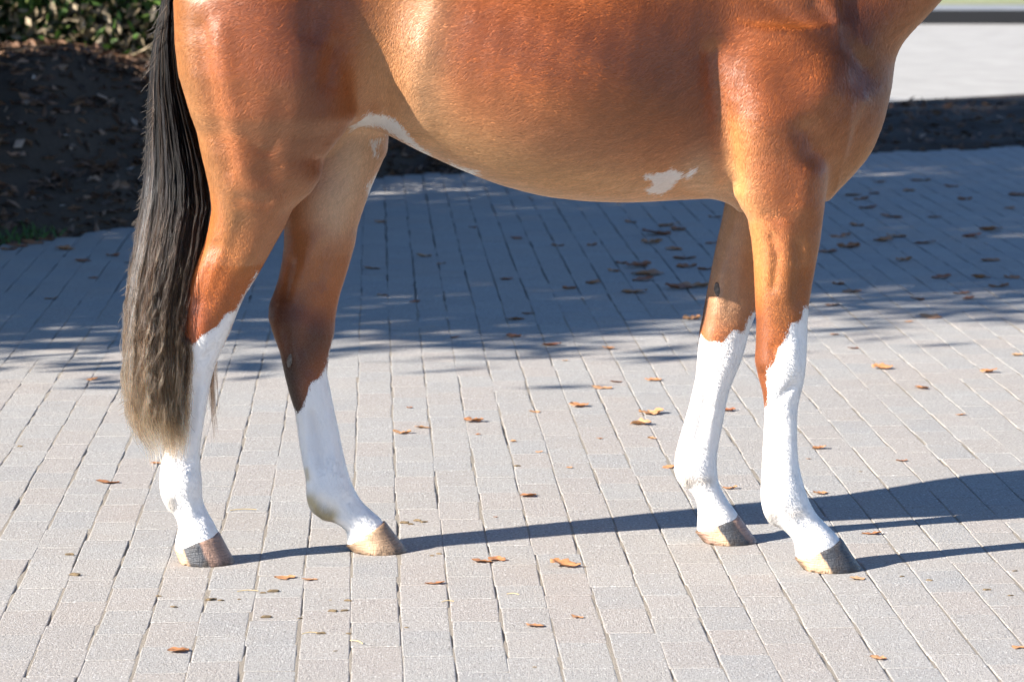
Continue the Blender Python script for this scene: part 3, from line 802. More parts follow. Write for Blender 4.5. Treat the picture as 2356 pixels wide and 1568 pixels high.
HORN, DKH, PINK, BRN = (0.64, 0.43, 0.26), (0.06, 0.063, 0.07), (0.42, 0.26, 0.19), (0.17, 0.105, 0.065)
def hoof(coronet_back, coronet_front, heel, toe, Y, stops, label, hw=0.062):
    cb, cf = W(*coronet_back, Y), W(*coronet_front, Y)
    xh, xt = W(heel, 1290, Y).x, W(toe, 1290, Y).x
    org = Vector(((xh + xt) / 2, Y, 0.0))
    N, K = 40, 9
    V, F, ST, LO = [], [], [], []
    prof = [(-0.03, 0.93), (0.0, 0.985), (0.02, 1.01)] + [(t, 1.0) for t in np.linspace(0.12, 0.97, K - 4)] + [(1.0, 0.985)]
    for t, s in prof:
        for i in range(N):
            a = 2 * math.pi * i / N
            ca, sa = math.cos(a), math.sin(a)
            # plan shape: round toe, flatter pinched heel
            px, py = ca, sa * (1.0 - 0.10 * max(0, -ca) ** 2)
            if ca < -0.55: px = -0.55 - (abs(ca) - 0.55) * 0.85
            f = (px + 0.93) / 1.93
            top = cb.lerp(cf, f); bot = Vector((xh + (xt - xh) * f, Y, 0.0))
            w0, w1 = hw * 0.80, hw
            tt = max(0, t)
            P = top.lerp(bot, tt) if t >= 0 else top + Vector((0, 0, -t * 0.12))
            bulge = 1 + 0.02 * math.sin(math.pi * tt)
            mid = (cb.x + cf.x) / 2 * (1 - tt) + (xh + xt) / 2 * tt
            x = mid + (P.x - mid) * s
            V.append((x - org.x, (w0 + (w1 - w0) * tt) * py * s * bulge, max(P.z, 0.0) if t < 1 else 0.0))
            ST.append(f); LO.append(tt)
    R = len(prof)
    for k_ in range(R - 1):
        for i in range(N):
            j = (i + 1) % N
            F.append((k_ * N + i, k_ * N + j, (k_ + 1) * N + j, (k_ + 1) * N + i)[::-1])
    F.append(tuple(range(N))); F.append(tuple(range((R - 1) * N, R * N))[::-1])
    me = bpy.data.meshes.new('hoof'); me.from_pydata(V, [], F)
    me.materials.append(mat_hoof('hoof horn', stops, -0.6))
    for f_ in me.polygons: f_.use_smooth = len(f_.vertices) == 4
    attr(me, 'stripe', ST); attr(me, 'low', LO)
    o = link(bpy.data.objects.new('hoof', me), horse); o.location = org; o['label'] = label
    return o
hoof((402, 1262), (506, 1226), 414, 541, -.09, [(0.0, HORN), (0.18, HORN), (0.24, DKH), (0.56, DKH), (0.63, PINK), (1.0, (0.27, 0.18, 0.14))], 'near hind hoof with a grey band between pale horn')
hoof((796, 1254), (889, 1202), 812, 938, .05, [(0.0, BRN), (0.2, (0.3, 0.2, 0.12)), (0.45, HORN), (0.8, (0.4, 0.26, 0.16)), (1.0, (0.24, 0.15, 0.09))], 'brown-streaked pale far hind hoof')
hoof((1829, 1284), (1939, 1241), 1848, 1982, -.17, [(0.0, BRN), (0.12, HORN), (0.46, HORN), (0.50, DKH), (0.9, DKH), (1.0, (0.1, 0.09, 0.085))], 'near fore hoof half pale half black')
hoof((1600, 1223), (1701, 1186), 1618, 1743, .17, [(0.0, BRN), (0.14, PINK), (0.46, HORN), (0.50, DKH), (0.82, DKH), (0.88, PINK), (1.0, PINK)], 'far fore hoof with a black band')

# horny chestnuts on the inside of the far legs
def callus(u, v, Y, w, hgt, rot):
    bm = bmesh.new(); bmesh.ops.create_icosphere(bm, subdivisions=3, radius=.5)
    for vv in bm.verts:
        vv.co *= 1 + .10 * math.sin(15 * vv.co.x + 3) * math.cos(17 * vv.co.z) + random.uniform(-.05, .05)
    bmesh.ops.transform(bm, matrix=Matrix.Rotation(rot, 4, 'Y') @ Matrix.Diagonal((w, .008, hgt, 1)), verts=bm.verts)
    me = bpy.data.meshes.new('callus'); bm.to_mesh(me); bm.free()
    for f_ in me.polygons: f_.use_smooth = True
    k = NT('callus horn'); tc = k.n('ShaderNodeTexCoord').outputs['Object']; nn = k.noise(tc, 160, 4, .7)
    k.principled(k.mix(k.range(nn, .35, .65), (.08, .068, .056), (.20, .175, .15)), .7, .3, k.bump(nn, .8, .004)); me.materials.append(k.m)
    P = W(u, v, Y); i = np.argmin(np.where(HV[:, 1] > -0.03, np.hypot(UV[:, 0] - u, UV[:, 1] - v), 1e9) + 400 * (HN[:, 1] > -.3))
    o = link(bpy.data.objects.new('callus', me), horse); o.location = tuple(HV[i] + HN[i] * .0015); o['label'] = 'grey horny callus on the inner leg'
callus(666, 828, .02, .013, .036, .25)
callus(1652, 667, .12, .015, .034, -.15)

# short lying coat as real hair, denser where it shows
def hair_object(name, P, R, col, mat, parent):
    """P (n,k,3) points, R (k,) radii, col (n,3) or (n,k,3)"""
    n, k = P.shape[:2]
    cv = bpy.data.hair_curves.new(name)
    cv.add_curves([k] * n)
    cv.attributes['position'].data.foreach_set('vector', np.ascontiguousarray(P, np.float32).ravel())
    ra = cv.attributes.get('radius') or cv.attributes.new('radius', 'FLOAT', 'POINT')
    R = np.broadcast_to(R, (n, k))
    ra.data.foreach_set('value', np.ascontiguousarray(R, np.float32).ravel())
    if col.ndim == 2:
        a = cv.attributes.new('hcol', 'FLOAT_COLOR', 'CURVE')
        d = np.concatenate([col, np.ones((n, 1))], 1)
    else:
        a = cv.attributes.new('hcol', 'FLOAT_COLOR', 'POINT')
        d = np.concatenate([col.reshape(-1, 3), np.ones((n * k, 1))], 1)
    a.data.foreach_set('color', d.astype(np.float32).ravel())
    cv.materials.append(mat)
    return link(bpy.data.objects.new(name, cv), parent)

def mat_hair(name, rough, rad, coat=0.0, skin=0.0, ior=1.5):
    k = NT(name)
    nd = k.n('ShaderNodeBsdfHairPrincipled')
    nd.model = 'CHIANG'; nd.parametrization = 'COLOR'
    k.set(nd.inputs['Color'], k.attr('hcol', 'Color'))
    nd.inputs['Roughness'].default_value = rough
    nd.inputs['Radial Roughness'].default_value = rad
    nd.inputs['Coat'].default_value = coat
    nd.inputs['Random Roughness'].default_value = 0.15
    nd.inputs['IOR'].default_value = ior
    if skin:           # packed lying hair: shade mostly with the lie of the skin under it
        pr = k.n('ShaderNodeBsdfPrincipled')
        k.set(pr.inputs['Base Color'], k.attr('hcol', 'Color')); pr.inputs['Roughness'].default_value = 0.43
        pr.inputs['Specular IOR Level'].default_value = 0.85
        pr.inputs['Specular Tint'].default_value = (1.0, 0.92, 0.84, 1)
        k.set(pr.inputs['Normal'], k.attr('hnrm', 'Vector'))
        mx = k.n('ShaderNodeMixShader'); mx.inputs[0].default_value = skin
        k.t.links.new(nd.outputs[0], mx.inputs[1]); k.t.links.new(pr.outputs[0], mx.inputs[2])
        k.t.links.new(mx.outputs[0], k.out.inputs[0])
    else:
        k.t.links.new(nd.outputs[0], k.out.inputs[0])
    return k.m

NH = 760000
tri = np.concatenate([HQ[:, [0, 1, 2]], HQ[:, [0, 2, 3]]])
cen = HV[tri].mean(1); fn = np.cross(HV[tri[:, 1]] - HV[tri[:, 0]], HV[tri[:, 2]] - HV[tri[:, 0]])
ar = np.linalg.norm(fn, axis=1) * 0.5; fn /= (2 * ar[:, None] + 1e-12)
toc = np.array([0, CAMY, CAMZ]) - cen; toc /= np.linalg.norm(toc, axis=1, keepdims=True)
wgt = ar * np.where((fn * toc).sum(1) > -0.25, 1.0, 0.12) * np.where(cen[:, 2] > 1.42, 0.15, 1.0)
pick = rng.choice(len(tri), NH, p=wgt / wgt.sum())
b = rng.random((NH, 2)); sw = b.sum(1) > 1; b[sw] = 1 - b[sw]
bw = np.stack([1 - b.sum(1), b[:, 0], b[:, 1]], 1)[:, :, None]
T3 = tri[pick]
roots = (HV[T3] * bw).sum(1); nrm = (HN[T3] * bw).sum(1); nrm /= np.linalg.norm(nrm, axis=1, keepdims=True)
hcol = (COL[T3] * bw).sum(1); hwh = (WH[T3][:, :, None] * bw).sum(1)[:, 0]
ruv = uv_of(roots)
ang = np.full(NH, math.radians(-166.0))                       # default: backwards, a little down
u_, v_ = ruv[:, 0], ruv[:, 1]
sm = lambda x, a, c: np.clip((x - a) / (c - a), 0, 1)
ang += np.radians(18) * sm(u_, 950, 650) + np.radians(62) * np.exp(-((u_ - 900) / 70) ** 2) ; ang += np.radians(50) * sm(u_, 1520, 1700)
ang = ang * (1 - sm(v_, 380, 560)) + math.radians(-92) * sm(v_, 380, 560)
ang += 0.30 * np.sin(roots[:, 0] * 9 + 3 * np.sin(roots[:, 2] * 7)) * np.cos(roots[:, 2] * 11 + roots[:, 0] * 5) + 0.22 * np.sin(roots[:, 0] * 31 + roots[:, 2] * 43) + rng.normal(0, 0.16, NH)
t = np.stack([np.cos(ang), np.zeros(NH), np.sin(ang)], 1)
t -= (t * nrm).sum(1, keepdims=True) * nrm; t /= (np.linalg.norm(t, axis=1, keepdims=True) + 1e-9)
L = np.interp(v_, [350, 520, 800], [0.010, 0.007, 0.004]) * rng.uniform(0.7, 1.25, NH)
tuft = np.zeros(NH)                                            # longer feather behind the fetlocks and over the coronets
for (fu, fv, fr, far_) in [(742, 1182, 20, 1), (1575, 1100, 16, 1), (1775, 1196, 16, 0), (388, 1158, 14, 0)]:
    tuft += np.exp(-(np.hypot(u_ - fu, v_ - fv) / fr) ** 2) * ((roots[:, 1] > -0.02) == bool(far_))
L = L * (1 + 3.2 * tuft)
lift = rng.uniform(0.04, 0.18, NH)
d0 = t * np.cos(lift + 0.15)[:, None] + nrm * np.sin(lift + 0.15)[:, None]
d1 = t * np.cos(lift - 0.06)[:, None] + nrm * np.sin(lift - 0.06)[:, None]
p1 = roots + d0 * (L * 0.4)[:, None]; p2 = p1 + d1 * (L * 0.6)[:, None]
KEEP = ~((hwh > 4) & (v_ > 640) & (tuft < .2) & (rng.random(NH) < .6))
HP = np.stack([roots - nrm * 0.0005, p1, p2], 1)
# clumped tone and lie so that the coat shows fine tufts
TAB = rng.random((512, 512)).astype(np.float32) * 2 - 1
def vnoise(x, y):
    xi, yi = np.floor(x).astype(int), np.floor(y).astype(int); fx, fy = x - xi, y - yi
    fx, fy = fx * fx * (3 - 2 * fx), fy * fy * (3 - 2 * fy)
    g = lambda a, b_: TAB[a % 512, b_ % 512]
    return (g(xi, yi) * (1 - fx) + g(xi + 1, yi) * fx) * (1 - fy) + (g(xi, yi + 1) * (1 - fx) + g(xi + 1, yi + 1) * fx) * fy
a0 = math.radians(-155); al = roots[:, 0] * math.cos(a0) + roots[:, 2] * math.sin(a0); ac = -roots[:, 0] * math.sin(a0) + roots[:, 2] * math.cos(a0) + 0.7 * roots[:, 1]
wv = 0.004 * vnoise(roots[:, 0] * 40, roots[:, 2] * 40)
cl = vnoise(al / 0.018, (ac + wv) / 0.0034)
cl2 = vnoise(al / 0.05 + 31, (ac + 2 * wv) / 0.014)
barrel = np.interp(u_, [850, 1000, 1550, 1750], [.45, 1, 1, .8]) * np.interp(v_, [450, 650], [1, .45])
tone = np.exp(rng.normal(0, 0.13, NH) + (0.13 * cl + 0.11 * cl2) * barrel)
hcol = hcol * tone[:, None]
iswh = hwh + rng.normal(0, 2.5, NH) + 4.5 * vnoise(roots[:, 0] / 0.004 + 9 * np.sin(roots[:, 1] * 60), roots[:, 2] / 0.03) > 0
wc = (WCOL[T3] * bw).sum(1) * np.clip(np.exp(rng.normal(0, 0.05, NH) + .03 * cl), .8, 1.1)[:, None]
hcol = np.where(iswh[:, None], wc, hcol)
M_FUR = mat_hair('coat hair', 0.38, 0.5, skin=0.96)
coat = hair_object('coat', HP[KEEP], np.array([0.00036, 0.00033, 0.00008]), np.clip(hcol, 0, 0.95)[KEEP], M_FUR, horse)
coat['kind'] = 'stuff'
a_ = coat.data.attributes.new('hnrm', 'FLOAT_VECTOR', 'CURVE')
sdv = np.cross(nrm, t)
hn_ = nrm - (0.10 + 0.05 * cl2 * barrel)[:, None] * t + (0.035 * cl * barrel)[:, None] * sdv + rng.normal(0, 1, (NH, 3)) * np.interp(v_, [400, 750], [0.06, 0.03])[:, None]; hn_ /= np.linalg.norm(hn_, axis=1, keepdims=True)
a_.data.foreach_set('vector', hn_[KEEP].astype(np.float32).ravel())

# tail
def tail_bounds(v):
    vl = [-80, 0, 100, 200, 300, 400, 480, 560, 650, 720, 800, 880, 950, 1005, 1040]
    l = [388, 374, 355, 346, 343, 340, 331, 318, 301, 294, 290, 287, 294, 308, 330]
    r = [398, 402, 404, 418, 448, 474, 484, 470, 452, 440, 436, 436, 438, 440, 436]
    return np.interp(v, vl, l), np.interp(v, vl, r)
NL, KT = 360, 34
tp, tc = [], []
trng = np.random.default_rng(21)
for li in range(NL):
    s0 = trng.random(); dep = trng.uniform(-1, 1) * math.sqrt(max(0.05, 1 - (2 * s0 - 1) ** 2))
    ph, wl = trng.random() * 6.28, trng.uniform(80, 210)
    endv = trng.uniform(900, 1035) - 120 * (abs(2 * s0 - 1) ** 4) * trng.random()
    if trng.random() < 0.12: endv = trng.uniform(620, 900)
    st0 = trng.uniform(-60, 260) if trng.random() < 0.3 else -60
    shade = trng.random(); brown = trng.random()
    m = int(trng.integers(14, 26))
    tt = np.linspace(0, 1, KT)[None]
    ev = (endv + trng.normal(0, 22, m))[:, None]
    sv_ = trng.uniform(-20, 20, m)[:, None] + st0
    v = sv_ + (ev - sv_) * tt
    l, r = tail_bounds(v)
    js = trng.normal(0, 1, m)[:, None]; jd = trng.normal(0, 1, m)[:, None]
    spread = 0.03 * (1 - 0.35 * tt ** 2)
    s = s0 + js * spread + trng.normal(0, .25, m)[:, None] * 0.05 * tt
    amp = np.interp(v, [300, 600, 800, 950, 1040], [0.3, 1.8, 5, 5, 3]) * trng.uniform(.2, 1.6)
    u = l + (r - l) * s + amp * np.sin((v + 0.00035 * v * v) / wl * 6.28 + ph + 1.3 * np.sin(v / 90 + 2 * ph) + 0.7 * js) + (2.2 * np.sin(v / 37 + jd * 3) + 1.6 * np.sin(v / 17 + js * 5)) * tt
    width = (r - l) / 1000 * 0.42
    Y = np.interp(v, [0, 300, 600, 1040], [-0.01, -0.05, -0.10, -0.135]) + width * (dep + jd * 0.12) + amp * 0.0008 * np.cos((v + 0.00035 * v * v) / wl * 6.28 + ph + 1.3 * np.sin(v / 90 + 2 * ph))
    Y = np.where(v > 780, np.minimum(Y, -0.128 - 0.02 * (jd * .2 + 1) + np.clip((402 - u) / 60, 0, 2) * 0.05), Y)
    if li < 5:       # a thin lock that swings to the far side of the leg
        u = np.interp(v, [0, 300, 600, 800, 1000], [395, 420, 446, 484, 496]) + js * 6 + 2 * np.sin(v / 40 + jd)
        Y = np.interp(v, [0, 500, 800, 1000], [0.0, 0.03, 0.0, 0.0]) + jd * 0.008
    a, bb = (u - CU) / FPX, -(v - CV) / FPX
    dy, dz = cp + bb * sp, -sp + bb * cp
    t_ = (Y - CAMY) / dy
    tp.append(np.stack([a * t_, Y, CAMZ + dz * t_], 2))
    f = np.interp(v, [450, 700, 860, 980], [0.0, 0.22, 0.7, 1.0])[:, :, None]
    dk = np.array([0.0045, 0.004, 0.0045]) * (0.5 + 1.2 * shade) + (np.array([0.035, 0.017, 0.009]) if brown > .8 else 0)
    tip = np.array([0.44, 0.25, 0.14]) * (0.3 + 1.0 * trng.random())
    gry = np.array([0.19, 0.178, 0.172]) * (trng.random() ** 2.2)
    c = (dk + gry * np.interp(v, [300, 640], [0, 1])[:, :, None]) * (1 - f) + tip * f
    if li < 5: c = np.array([0.05, 0.03, 0.02]) * np.ones_like(c)
    c = c * np.exp(trng.normal(0, 0.7, m))[:, None, None] * math.exp(trng.normal(0, .6)) * np.interp(v, [350, 700, 900], [.75, 1.15, 1.25])[:, :, None]
    tp_c = np.broadcast_to(c, (m, KT, 3)); tc.append(tp_c)
# loose flyaway hairs along the back edge
for li in range(260):
    v0 = -20 + 960 * trng.random() ** .7; ln = trng.uniform(25, 90)
    v = v0 + ln * np.linspace(0, 1, KT)[None] * trng.uniform(.4, 1)
    l, r = tail_bounds(v)
    inner = li % 3 == 0 and v0 > 560
    u = (r - 10 + trng.uniform(4, 22) * np.linspace(0, 1, KT)[None] ** 1.6 if inner else l + 8 - trng.uniform(8, 30) * np.linspace(0, 1, KT)[None] ** 1.6) + 3 * np.sin(np.linspace(0, 5, KT) + li)
    Y = np.full_like(u, np.interp(v0, [0, 300, 600, 1040], [-0.01, -0.05, -0.10, -0.135]) + trng.uniform(-.04, .04))
    a, bb = (u - CU) / FPX, -(v - CV) / FPX
    dy, dz = cp + bb * sp, -sp + bb * cp; t_ = (Y - CAMY) / dy
    tp.append(np.stack([a * t_, Y, CAMZ + dz * t_], 2)); tc.append(np.broadcast_to(np.array([0.05, 0.03, 0.02]) * (1 + 5 * (v0 > 600) * trng.random()), (1, KT, 3)))
TP, TC = np.concatenate(tp), np.concatenate(tc)
M_TAIL = mat_hair('tail hair', 0.20, 0.30, ior=1.17)
rad = np.interp(np.linspace(0, 1, KT), [0, .1, .8, 1], [.0007, .0007, .0006, .00025])
tail = hair_object('tail', TP, rad, np.clip(TC, 0, .9), M_TAIL, horse)
tail['label'] = 'long black tail fading to wavy brown tips'

# ------------------------------------------------------------------ fallen leaves and litter on the pavers
M_DRY = mat_leaf('dry leaf', [(0, (0.30, 0.10, 0.05)), (0.35, (0.42, 0.18, 0.075)), (0.7, (0.58, 0.28, 0.12)), (1.0, (0.68, 0.44, 0.24))], 0.6, 0.12)
def leaf_mesh(seed, tint):
    r = random.Random(seed); NU, NV = 12, 7
    lob = r.uniform(1.5, 3.5); ph = r.uniform(0, 6); curl = r.uniform(.4, 1.3); fold = r.uniform(.15, .6); tw = r.uniform(-.8, .8)
    V, F = [], []
    for i in range(NU):
        t = i / (NU - 1)
        wd = (math.sin(math.pi * t ** .8) ** .7) * .36 * (1 + .28 * math.sin(lob * 6.28 * t + ph)) + .012
        for j in range(NV):
            s = j / (NV - 1) * 2 - 1
            x = t - .5; y = s * wd * (1 + .12 * math.sin(9 * t + 4 * s + ph))
            z = curl * (x * x) * .55 + fold * abs(s) * wd * .9 + .05 * math.sin(7 * x + 3 * s + ph) + .03 * math.sin(17 * x - 5 * s) + tw * x * y
            V.append((x, y, z))
    for i in range(NU - 1):
        for j in range(NV - 1):
            a = i * NV + j; F.append((a, a + 1, a + NV + 1, a + NV))
    zm = min(v[2] for v in V); V = [(x, y, z - zm) for x, y, z in V]
    # stalk
    o = len(V); V += [(.48, .008, .1), (.48, -.008, .1), (.75, .006, .16), (.75, -.006, .16)]; F.append((o, o + 1, o + 3, o + 2))
    me = mesh_np('dry_leaf', np.array(V), np.array(F), M_DRY); attr(me, 'tint', np.clip(np.full(len(V), tint) + np.array([r.uniform(-.12, .12) for _ in V]), 0, 1))
    return me
leafs = [leaf_mesh(100 + i, t) for i, t in enumerate((.15, .3, .45, .55, .65, .75, .85, .95, .6, .7, .8, .4))]
def leaf(u, v, wpx, label, q=None, rz=None, tilt=0.0):
    p = G(u, v); sc = 1.12 * wpx / (FPX / (p.y + 8))
    o = bpy.data.objects.new('dry_leaf', leafs[q if q is not None else random.randrange(len(leafs))])
    o.location = (p.x, p.y, 0.001); o.scale = (sc, sc * random.uniform(.8, 1.15), sc * random.uniform(.3, .85))
    o.rotation_euler = (random.uniform(-.12, .12) + tilt, random.uniform(-.12, .12), random.uniform(-.6, .6) + (math.pi if random.random() < .5 else 0) if rz is None else rz)
    link(o); tag(o, label, 'leaf', 'fallen leaves on the pavers'); return o
named = [
 (248, 1110, 50, 'reddish dry leaf on the pavers left of the tail tip'), (360, 1066, 24, 'small brown leaf half behind the near hind fetlock'), (212, 874, 26, 'lone leaf at the shade edge left of the tail'),
 (1090, 970, 42, 'dark orange curled leaf on sunlit pavers under the belly'), (925, 997, 38, 'tan leaf right of the far hind cannon, nearer of two'), (972, 984, 36, 'flat pale leaf right of the far hind cannon, farther of two'),
 (1332, 935, 42, 'folded tan leaf on sunlit pavers below mid belly'), (1385, 893, 46, 'long pale leaf just in front of the shade edge below the belly'), (1417, 879, 28, 'small rust leaf just behind the long pale leaf'),
 (1503, 875, 36, 'thin tan leaf left of the far fore knee'), (1498, 952, 56, 'largest ragged leaf left of the far fore cannon'), (1475, 977, 44, 'ridged leaf just in front of the ragged leaf by the far fore cannon'),
 (1230, 948, 24, 'small leaf midway between the hind and fore legs'), (1215, 1141, 40, 'straight thin leaf just behind the long leg shadow'),
 (1108, 1292, 44, 'crumpled orange leaf in front of the long shadow, left one of a touching pair'), (1143, 1288, 40, 'crumpled orange leaf in front of the long shadow, right one of a touching pair'), (1300, 1302, 66, 'big folded orange leaf in front of the long shadow'),
 (1000, 1342, 42, 'rolled reddish leaf in front of the far hind hoof'), (1230, 1440, 42, 'bright orange rolled leaf in the foreground centre'), (1328, 1420, 28, 'small brown curled leaf right of the bright orange rolled leaf'),
 (410, 1498, 50, 'pale peach leaf in the foreground below the near hind hoof'), (655, 1330, 46, 'torn orange leaf in front of the hind hooves, left one'), (712, 1333, 34, 'torn orange leaf in front of the hind hooves, right one'),
 (1885, 1032, 32, 'orange leaf just right of the near fore cannon'), (1963, 802, 26, 'upright tan leaf right of the near fore knee'), (2030, 848, 44, 'wide pale leaf on sunlit pavers at right'), (2275, 857, 36, 'tan leaf near the right edge in the sun'),
 (2120, 894, 30, 'small pale leaf right of the wide pale leaf'), (2005, 1228, 40, 'thick curled leaf beside the shadow of the near fore hoof'), (1887, 1135, 34, 'leaf at the edge of the broad shadow by the near fore fetlock'), (1972, 1332, 36, 'pale ragged leaf in front of the near fore hoof'),
 (2345, 1490, 34, 'leaf cut by the right edge of the picture'), (2020, 1515, 36, 'olive brown leaf scrap in the right foreground'), (1537, 1075, 28, 'rust leaf just left of the far fore fetlock'), (1680, 1124, 30, 'thin leaf between the two fore fetlocks'),
 (2140, 730, 48, 'long leaf at the shade edge right of the near fore leg'), (955, 695, 24, 'upright brown leaf in the shade right of the far hock'), (975, 590, 32, 'grey-brown leaf in the shade right of the far gaskin'),
 (1182, 775, 34, 'dark leaf just inside the shade edge under the belly'), (118, 687, 30, 'single brown leaf in the shade at far left'), (1270, 795, 40, 'leaf lying across the shade edge under the belly'), (1592, 735, 38, 'leaf in the shade left of the far fore forearm'),
]
for u, v, w_, lab in named: leaf(u, v, w_, lab)
minor = [(942, 938, 14), (1400, 803, 26), (2340, 818, 28), (2075, 1060, 26), (1240, 1040, 16), (1100, 1000, 12), (1180, 1016, 16), (1140, 1190, 10), (1310, 1076, 14), (1380, 1010, 14), (1860, 1056, 12), (2090, 740, 20), (1920, 770, 22), (1675, 945, 34), (1500, 1010, 20), (2210, 955, 20), (1300, 830, 14)]
def ordinal(k):
    w = ['first', 'second', 'third', 'fourth', 'fifth', 'sixth', 'seventh', 'eighth', 'ninth', 'tenth', 'eleventh', 'twelfth', 'thirteenth', 'fourteenth', 'fifteenth', 'sixteenth', 'seventeenth', 'eighteenth', 'nineteenth', 'twentieth', 'twenty-first', 'twenty-second', 'twenty-third', 'twenty-fourth', 'twenty-fifth', 'twenty-sixth', 'twenty-seventh', 'twenty-eighth', 'twenty-ninth', 'thirtieth']
    return w[k]
def row(items, text, kinds):
    for k, (u, v, w_) in enumerate(sorted(items)):
        leaf(u, v, w_ * (1.2 if kinds is DK else 1.0), text % ordinal(k), random.choice(kinds))
ALLK = list(range(12)); DK = [0, 1, 2, 0, 1, 11, 3]
row(minor, '%s from the left of the small dry leaf scraps on sunlit pavers', ALLK)
shade = [(880, 680, 20), (855, 618, 30), (1015, 607, 16), (1188, 550, 22), (1088, 524, 14), (1283, 566, 22), (1362, 565, 18), (875, 512, 22), (1165, 643, 26), (1047, 777, 16), (1215, 722, 22), (1310, 665, 26), (1365, 653, 28), (1430, 607, 20), (1185, 735, 38),
 (1460, 673, 46), (1470, 615, 50), (1490, 632, 56), (1480, 645, 40), (1510, 540, 50), (1540, 520, 44), (1560, 530, 30), (1500, 560, 36), (1575, 595, 40), (1580, 615, 36), (1600, 660, 60), (1560, 664, 46), (1550, 575, 30), (1412, 625, 22), (1640, 560, 26), (1645, 500, 24), (1450, 512, 22), (1625, 620, 30),
 (190, 602, 28), (75, 560, 40), (150, 575, 34), (40, 568, 36), (100, 552, 30), (20, 575, 28), (260, 590, 26), (300, 605, 20), (215, 640, 18)]
row([q for q in shade if q[0] < 320], '%s from the left of the brown leaves shaded left of the tail', DK)
row([q for q in shade if 320 < q[0] < 1400], '%s from the left of the small shaded leaves under the belly', DK)
row([q for q in shade if q[0] > 1400], '%s from the left in the leaf cluster shaded left of the far forearm', DK)
rs = random.Random(17)
pts = [(2118, 416), (2020, 420), (1960, 450), (2010, 447), (1985, 460), (2090, 440), (2220, 460), (2275, 600), (1953, 570), (2170, 640), (1925, 655), (2210, 675), (2225, 688), (1960, 672), (1915, 703), (1905, 580), (2280, 530), (2035, 555), (2060, 545), (1975, 520), (2240, 545), (2130, 560), (1935, 545), (2320, 480), (2050, 500), (2150, 500), (2300, 660), (2330, 640), (2080, 600), (2000, 480), (2185, 430), (2345, 450), (2110, 690), (2260, 640)]
pts = [(u + rs.uniform(-4, 4), v, rs.uniform(18, 40)) for u, v in pts]
row([q for q in pts if q[1] < 520], '%s from the left of the farther shaded leaves right of the chest', DK)
row([q for q in pts if q[1] >= 520], '%s from the left of the nearer shaded leaves right of the forearm', DK)

M_DUNG = mat_leaf('dry dung', [(0, (0.07, 0.05, 0.03)), (1.0, (0.24, 0.17, 0.09))], 0.9, 0.0)
def crumb_mesh(seed):
    r = random.Random(seed); bm = bmesh.new(); bmesh.ops.create_icosphere(bm, subdivisions=2, radius=.5)
    for v in bm.verts:
        v.co *= 1 + .25 * math.sin(7 * v.co.x + seed) * math.cos(9 * v.co.y) + r.uniform(-.16, .16)
        v.co.z = max(v.co.z * .5, -.12) + .12; v.co.y *= .75
    me = bpy.data.meshes.new('dung_crumb'); bm.to_mesh(me); bm.free(); me.materials.append(M_DUNG)
    attr(me, 'tint', [r.random() for _ in me.vertices]); return me
crumbs = [crumb_mesh(i) for i in range(6)]
crumb_rows = {}
for u, v, w_ in [(160, 1276, 28), (172, 1323, 36), (485, 1380, 30), (508, 1381, 18), (550, 1378, 12), (400, 1396, 20), (628, 1361, 34), (605, 1364, 20), (612, 1420, 32), (765, 1406, 30), (792, 1405, 24), (738, 1457, 28), (802, 1457, 16), (800, 1382, 24), (365, 1371, 16), (1010, 1274, 18), (994, 1278, 14), (46, 1027, 18), (1190, 1072, 18), (1980, 1085, 10), (760, 1380, 10), (690, 1422, 14), (935, 1443, 14), (2075, 1326, 16), (2138, 1335, 20), (2270, 1357, 22), (2335, 1313, 14), (2325, 1370, 16), (772, 1497, 12), (1230, 1534, 14), (960, 1198, 26), (930, 1203, 30), (975, 1201, 20), (945, 1206, 18)]:
    kd = 'among the hind hooves' if v < 1290 else 'in the foreground'
    side = 'left of the near hind hoof' if u < 420 else ('in front of the hind hooves' if u < 1100 else 'right of centre')
    key = (kd, side) if v >= 1290 else ('level with the hooves', 'on the sunlit pavers')
    crumb_rows.setdefault(key, []).append((u, v, w_))
for key, items in crumb_rows.items():
  for k_, (u, v, w_) in enumerate(sorted(items)):
    p = G(u, v); o = bpy.data.objects.new('dung_crumb', crumbs[random.randrange(6)]); sc = w_ / (FPX / (p.y + 8))
    o.location = (p.x, p.y, 0); o.scale = (sc * .85, sc * .6, sc * .5); o.rotation_euler = (0, 0, random.uniform(-.5, .5)); link(o)
    tag(o, 'brown dung crumb %s %s, %s from the left' % (key[0], key[1], ordinal(k_)), 'crumb', 'dung crumbs on the pavers')
M_STRAW = flat('straw', (0.55, 0.42, 0.22), .6)
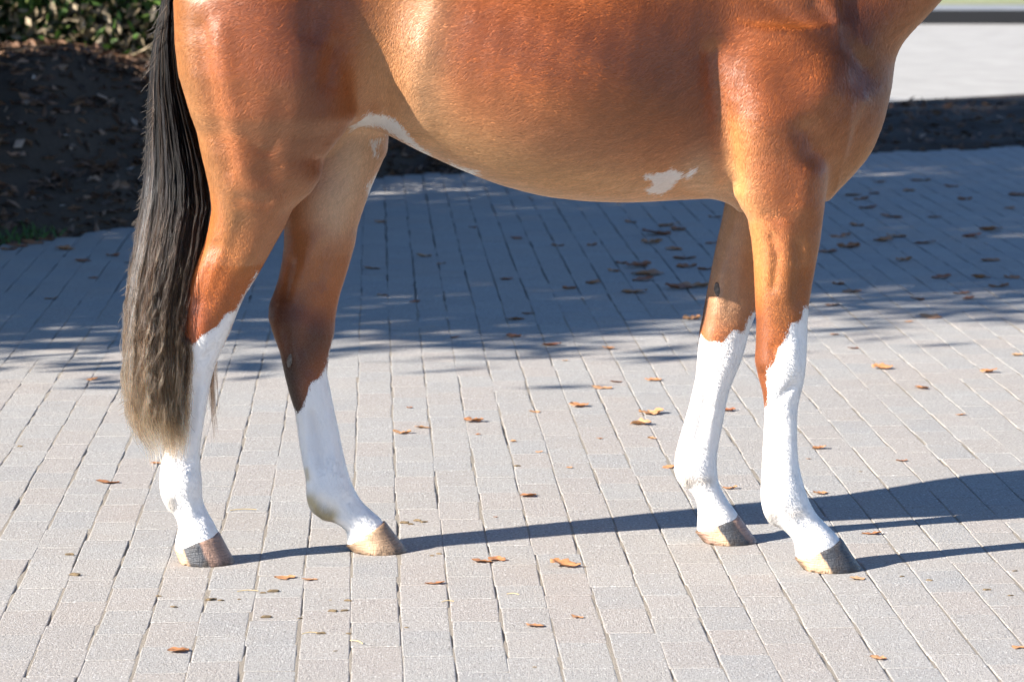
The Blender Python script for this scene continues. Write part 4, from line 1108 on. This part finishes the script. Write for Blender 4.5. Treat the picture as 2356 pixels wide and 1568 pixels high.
def straw(u, v, wpx, rz, label):
    p = G(u, v); L = wpx / (FPX / (p.y + 8))
    V, F = [], []
    for i in range(5):
        t = i / 4
        for k_ in range(5):
            a = k_ * 6.28 / 5; V.append(((t - .5) * L, .0011 * math.cos(a) + .004 * math.sin(t * 3), .0018 + .0011 * math.sin(a) + .002 * math.sin(t * 3)))
    for i in range(4):
        for k_ in range(5): F.append((i * 5 + k_, i * 5 + (k_ + 1) % 5, i * 5 + 5 + (k_ + 1) % 5, i * 5 + 5 + k_))
    o = bpy.data.objects.new('straw_stem', mesh_np('straw_stem', np.array(V), np.array(F), M_STRAW)); o.location = (p.x, p.y, 0); o.rotation_euler = (0, 0, rz); link(o)
    tag(o, label, 'straw', 'straw stems on the pavers')
for a in [(560, 1174, 62, .15, 'straw stem between the two hind pasterns'), (570, 1361, 50, .1, 'straw stem touching a dung crumb in front of the near hind hoof'), (700, 1404, 0, 0, ''), (665, 1342, 40, .2, ''), (1030, 1385, 30, .2, 'short straw stem in front of the rolled reddish leaf'), (820, 1478, 50, -.9, 'thin stem lying slanted in the foreground left of centre'), (1180, 1368, 30, -.3, 'pale straw bit in front of the big folded leaf'), (715, 1458, 40, 0.2, 'straw stem beside a dung crumb in the foreground')]:
    if a[4]: straw(*a)

M_GRASS = mat_leaf('grass blades', [(0, (0.03, 0.09, 0.015)), (1.0, (0.08, 0.18, 0.03))], 0.5, 0.3)
gr = np.random.default_rng(4); c0 = G(22, 556)
V, F, T = [], [], []
for i in range(110):
    b0 = Vector((c0.x + gr.normal(0, .10), c0.y + .05 + gr.normal(0, .12), 0.02)); d = Vector((gr.normal(0, .05), gr.normal(0, .05), gr.uniform(.03, .08))); sd = Vector((.004, .002, 0)); o_ = len(V)
    V += [b0 - sd, b0 + sd, b0 + d * .6 + sd * .7, b0 + d * .6 - sd * .7, b0 + d + Vector((d.x, d.y, -.01))]; F += [(o_, o_ + 1, o_ + 2), (o_, o_ + 2, o_ + 3), (o_ + 3, o_ + 2, o_ + 4)]; T += [gr.random()] * 5
me = mesh_np('grass_tuft', np.array([tuple(v) for v in V]), np.array(F), M_GRASS, smooth=False); attr(me, 'tint', T)
tag(link(bpy.data.objects.new('grass_tuft', me)), 'small green grass tuft at the foot of the soil bank', 'grass', kind='stuff')
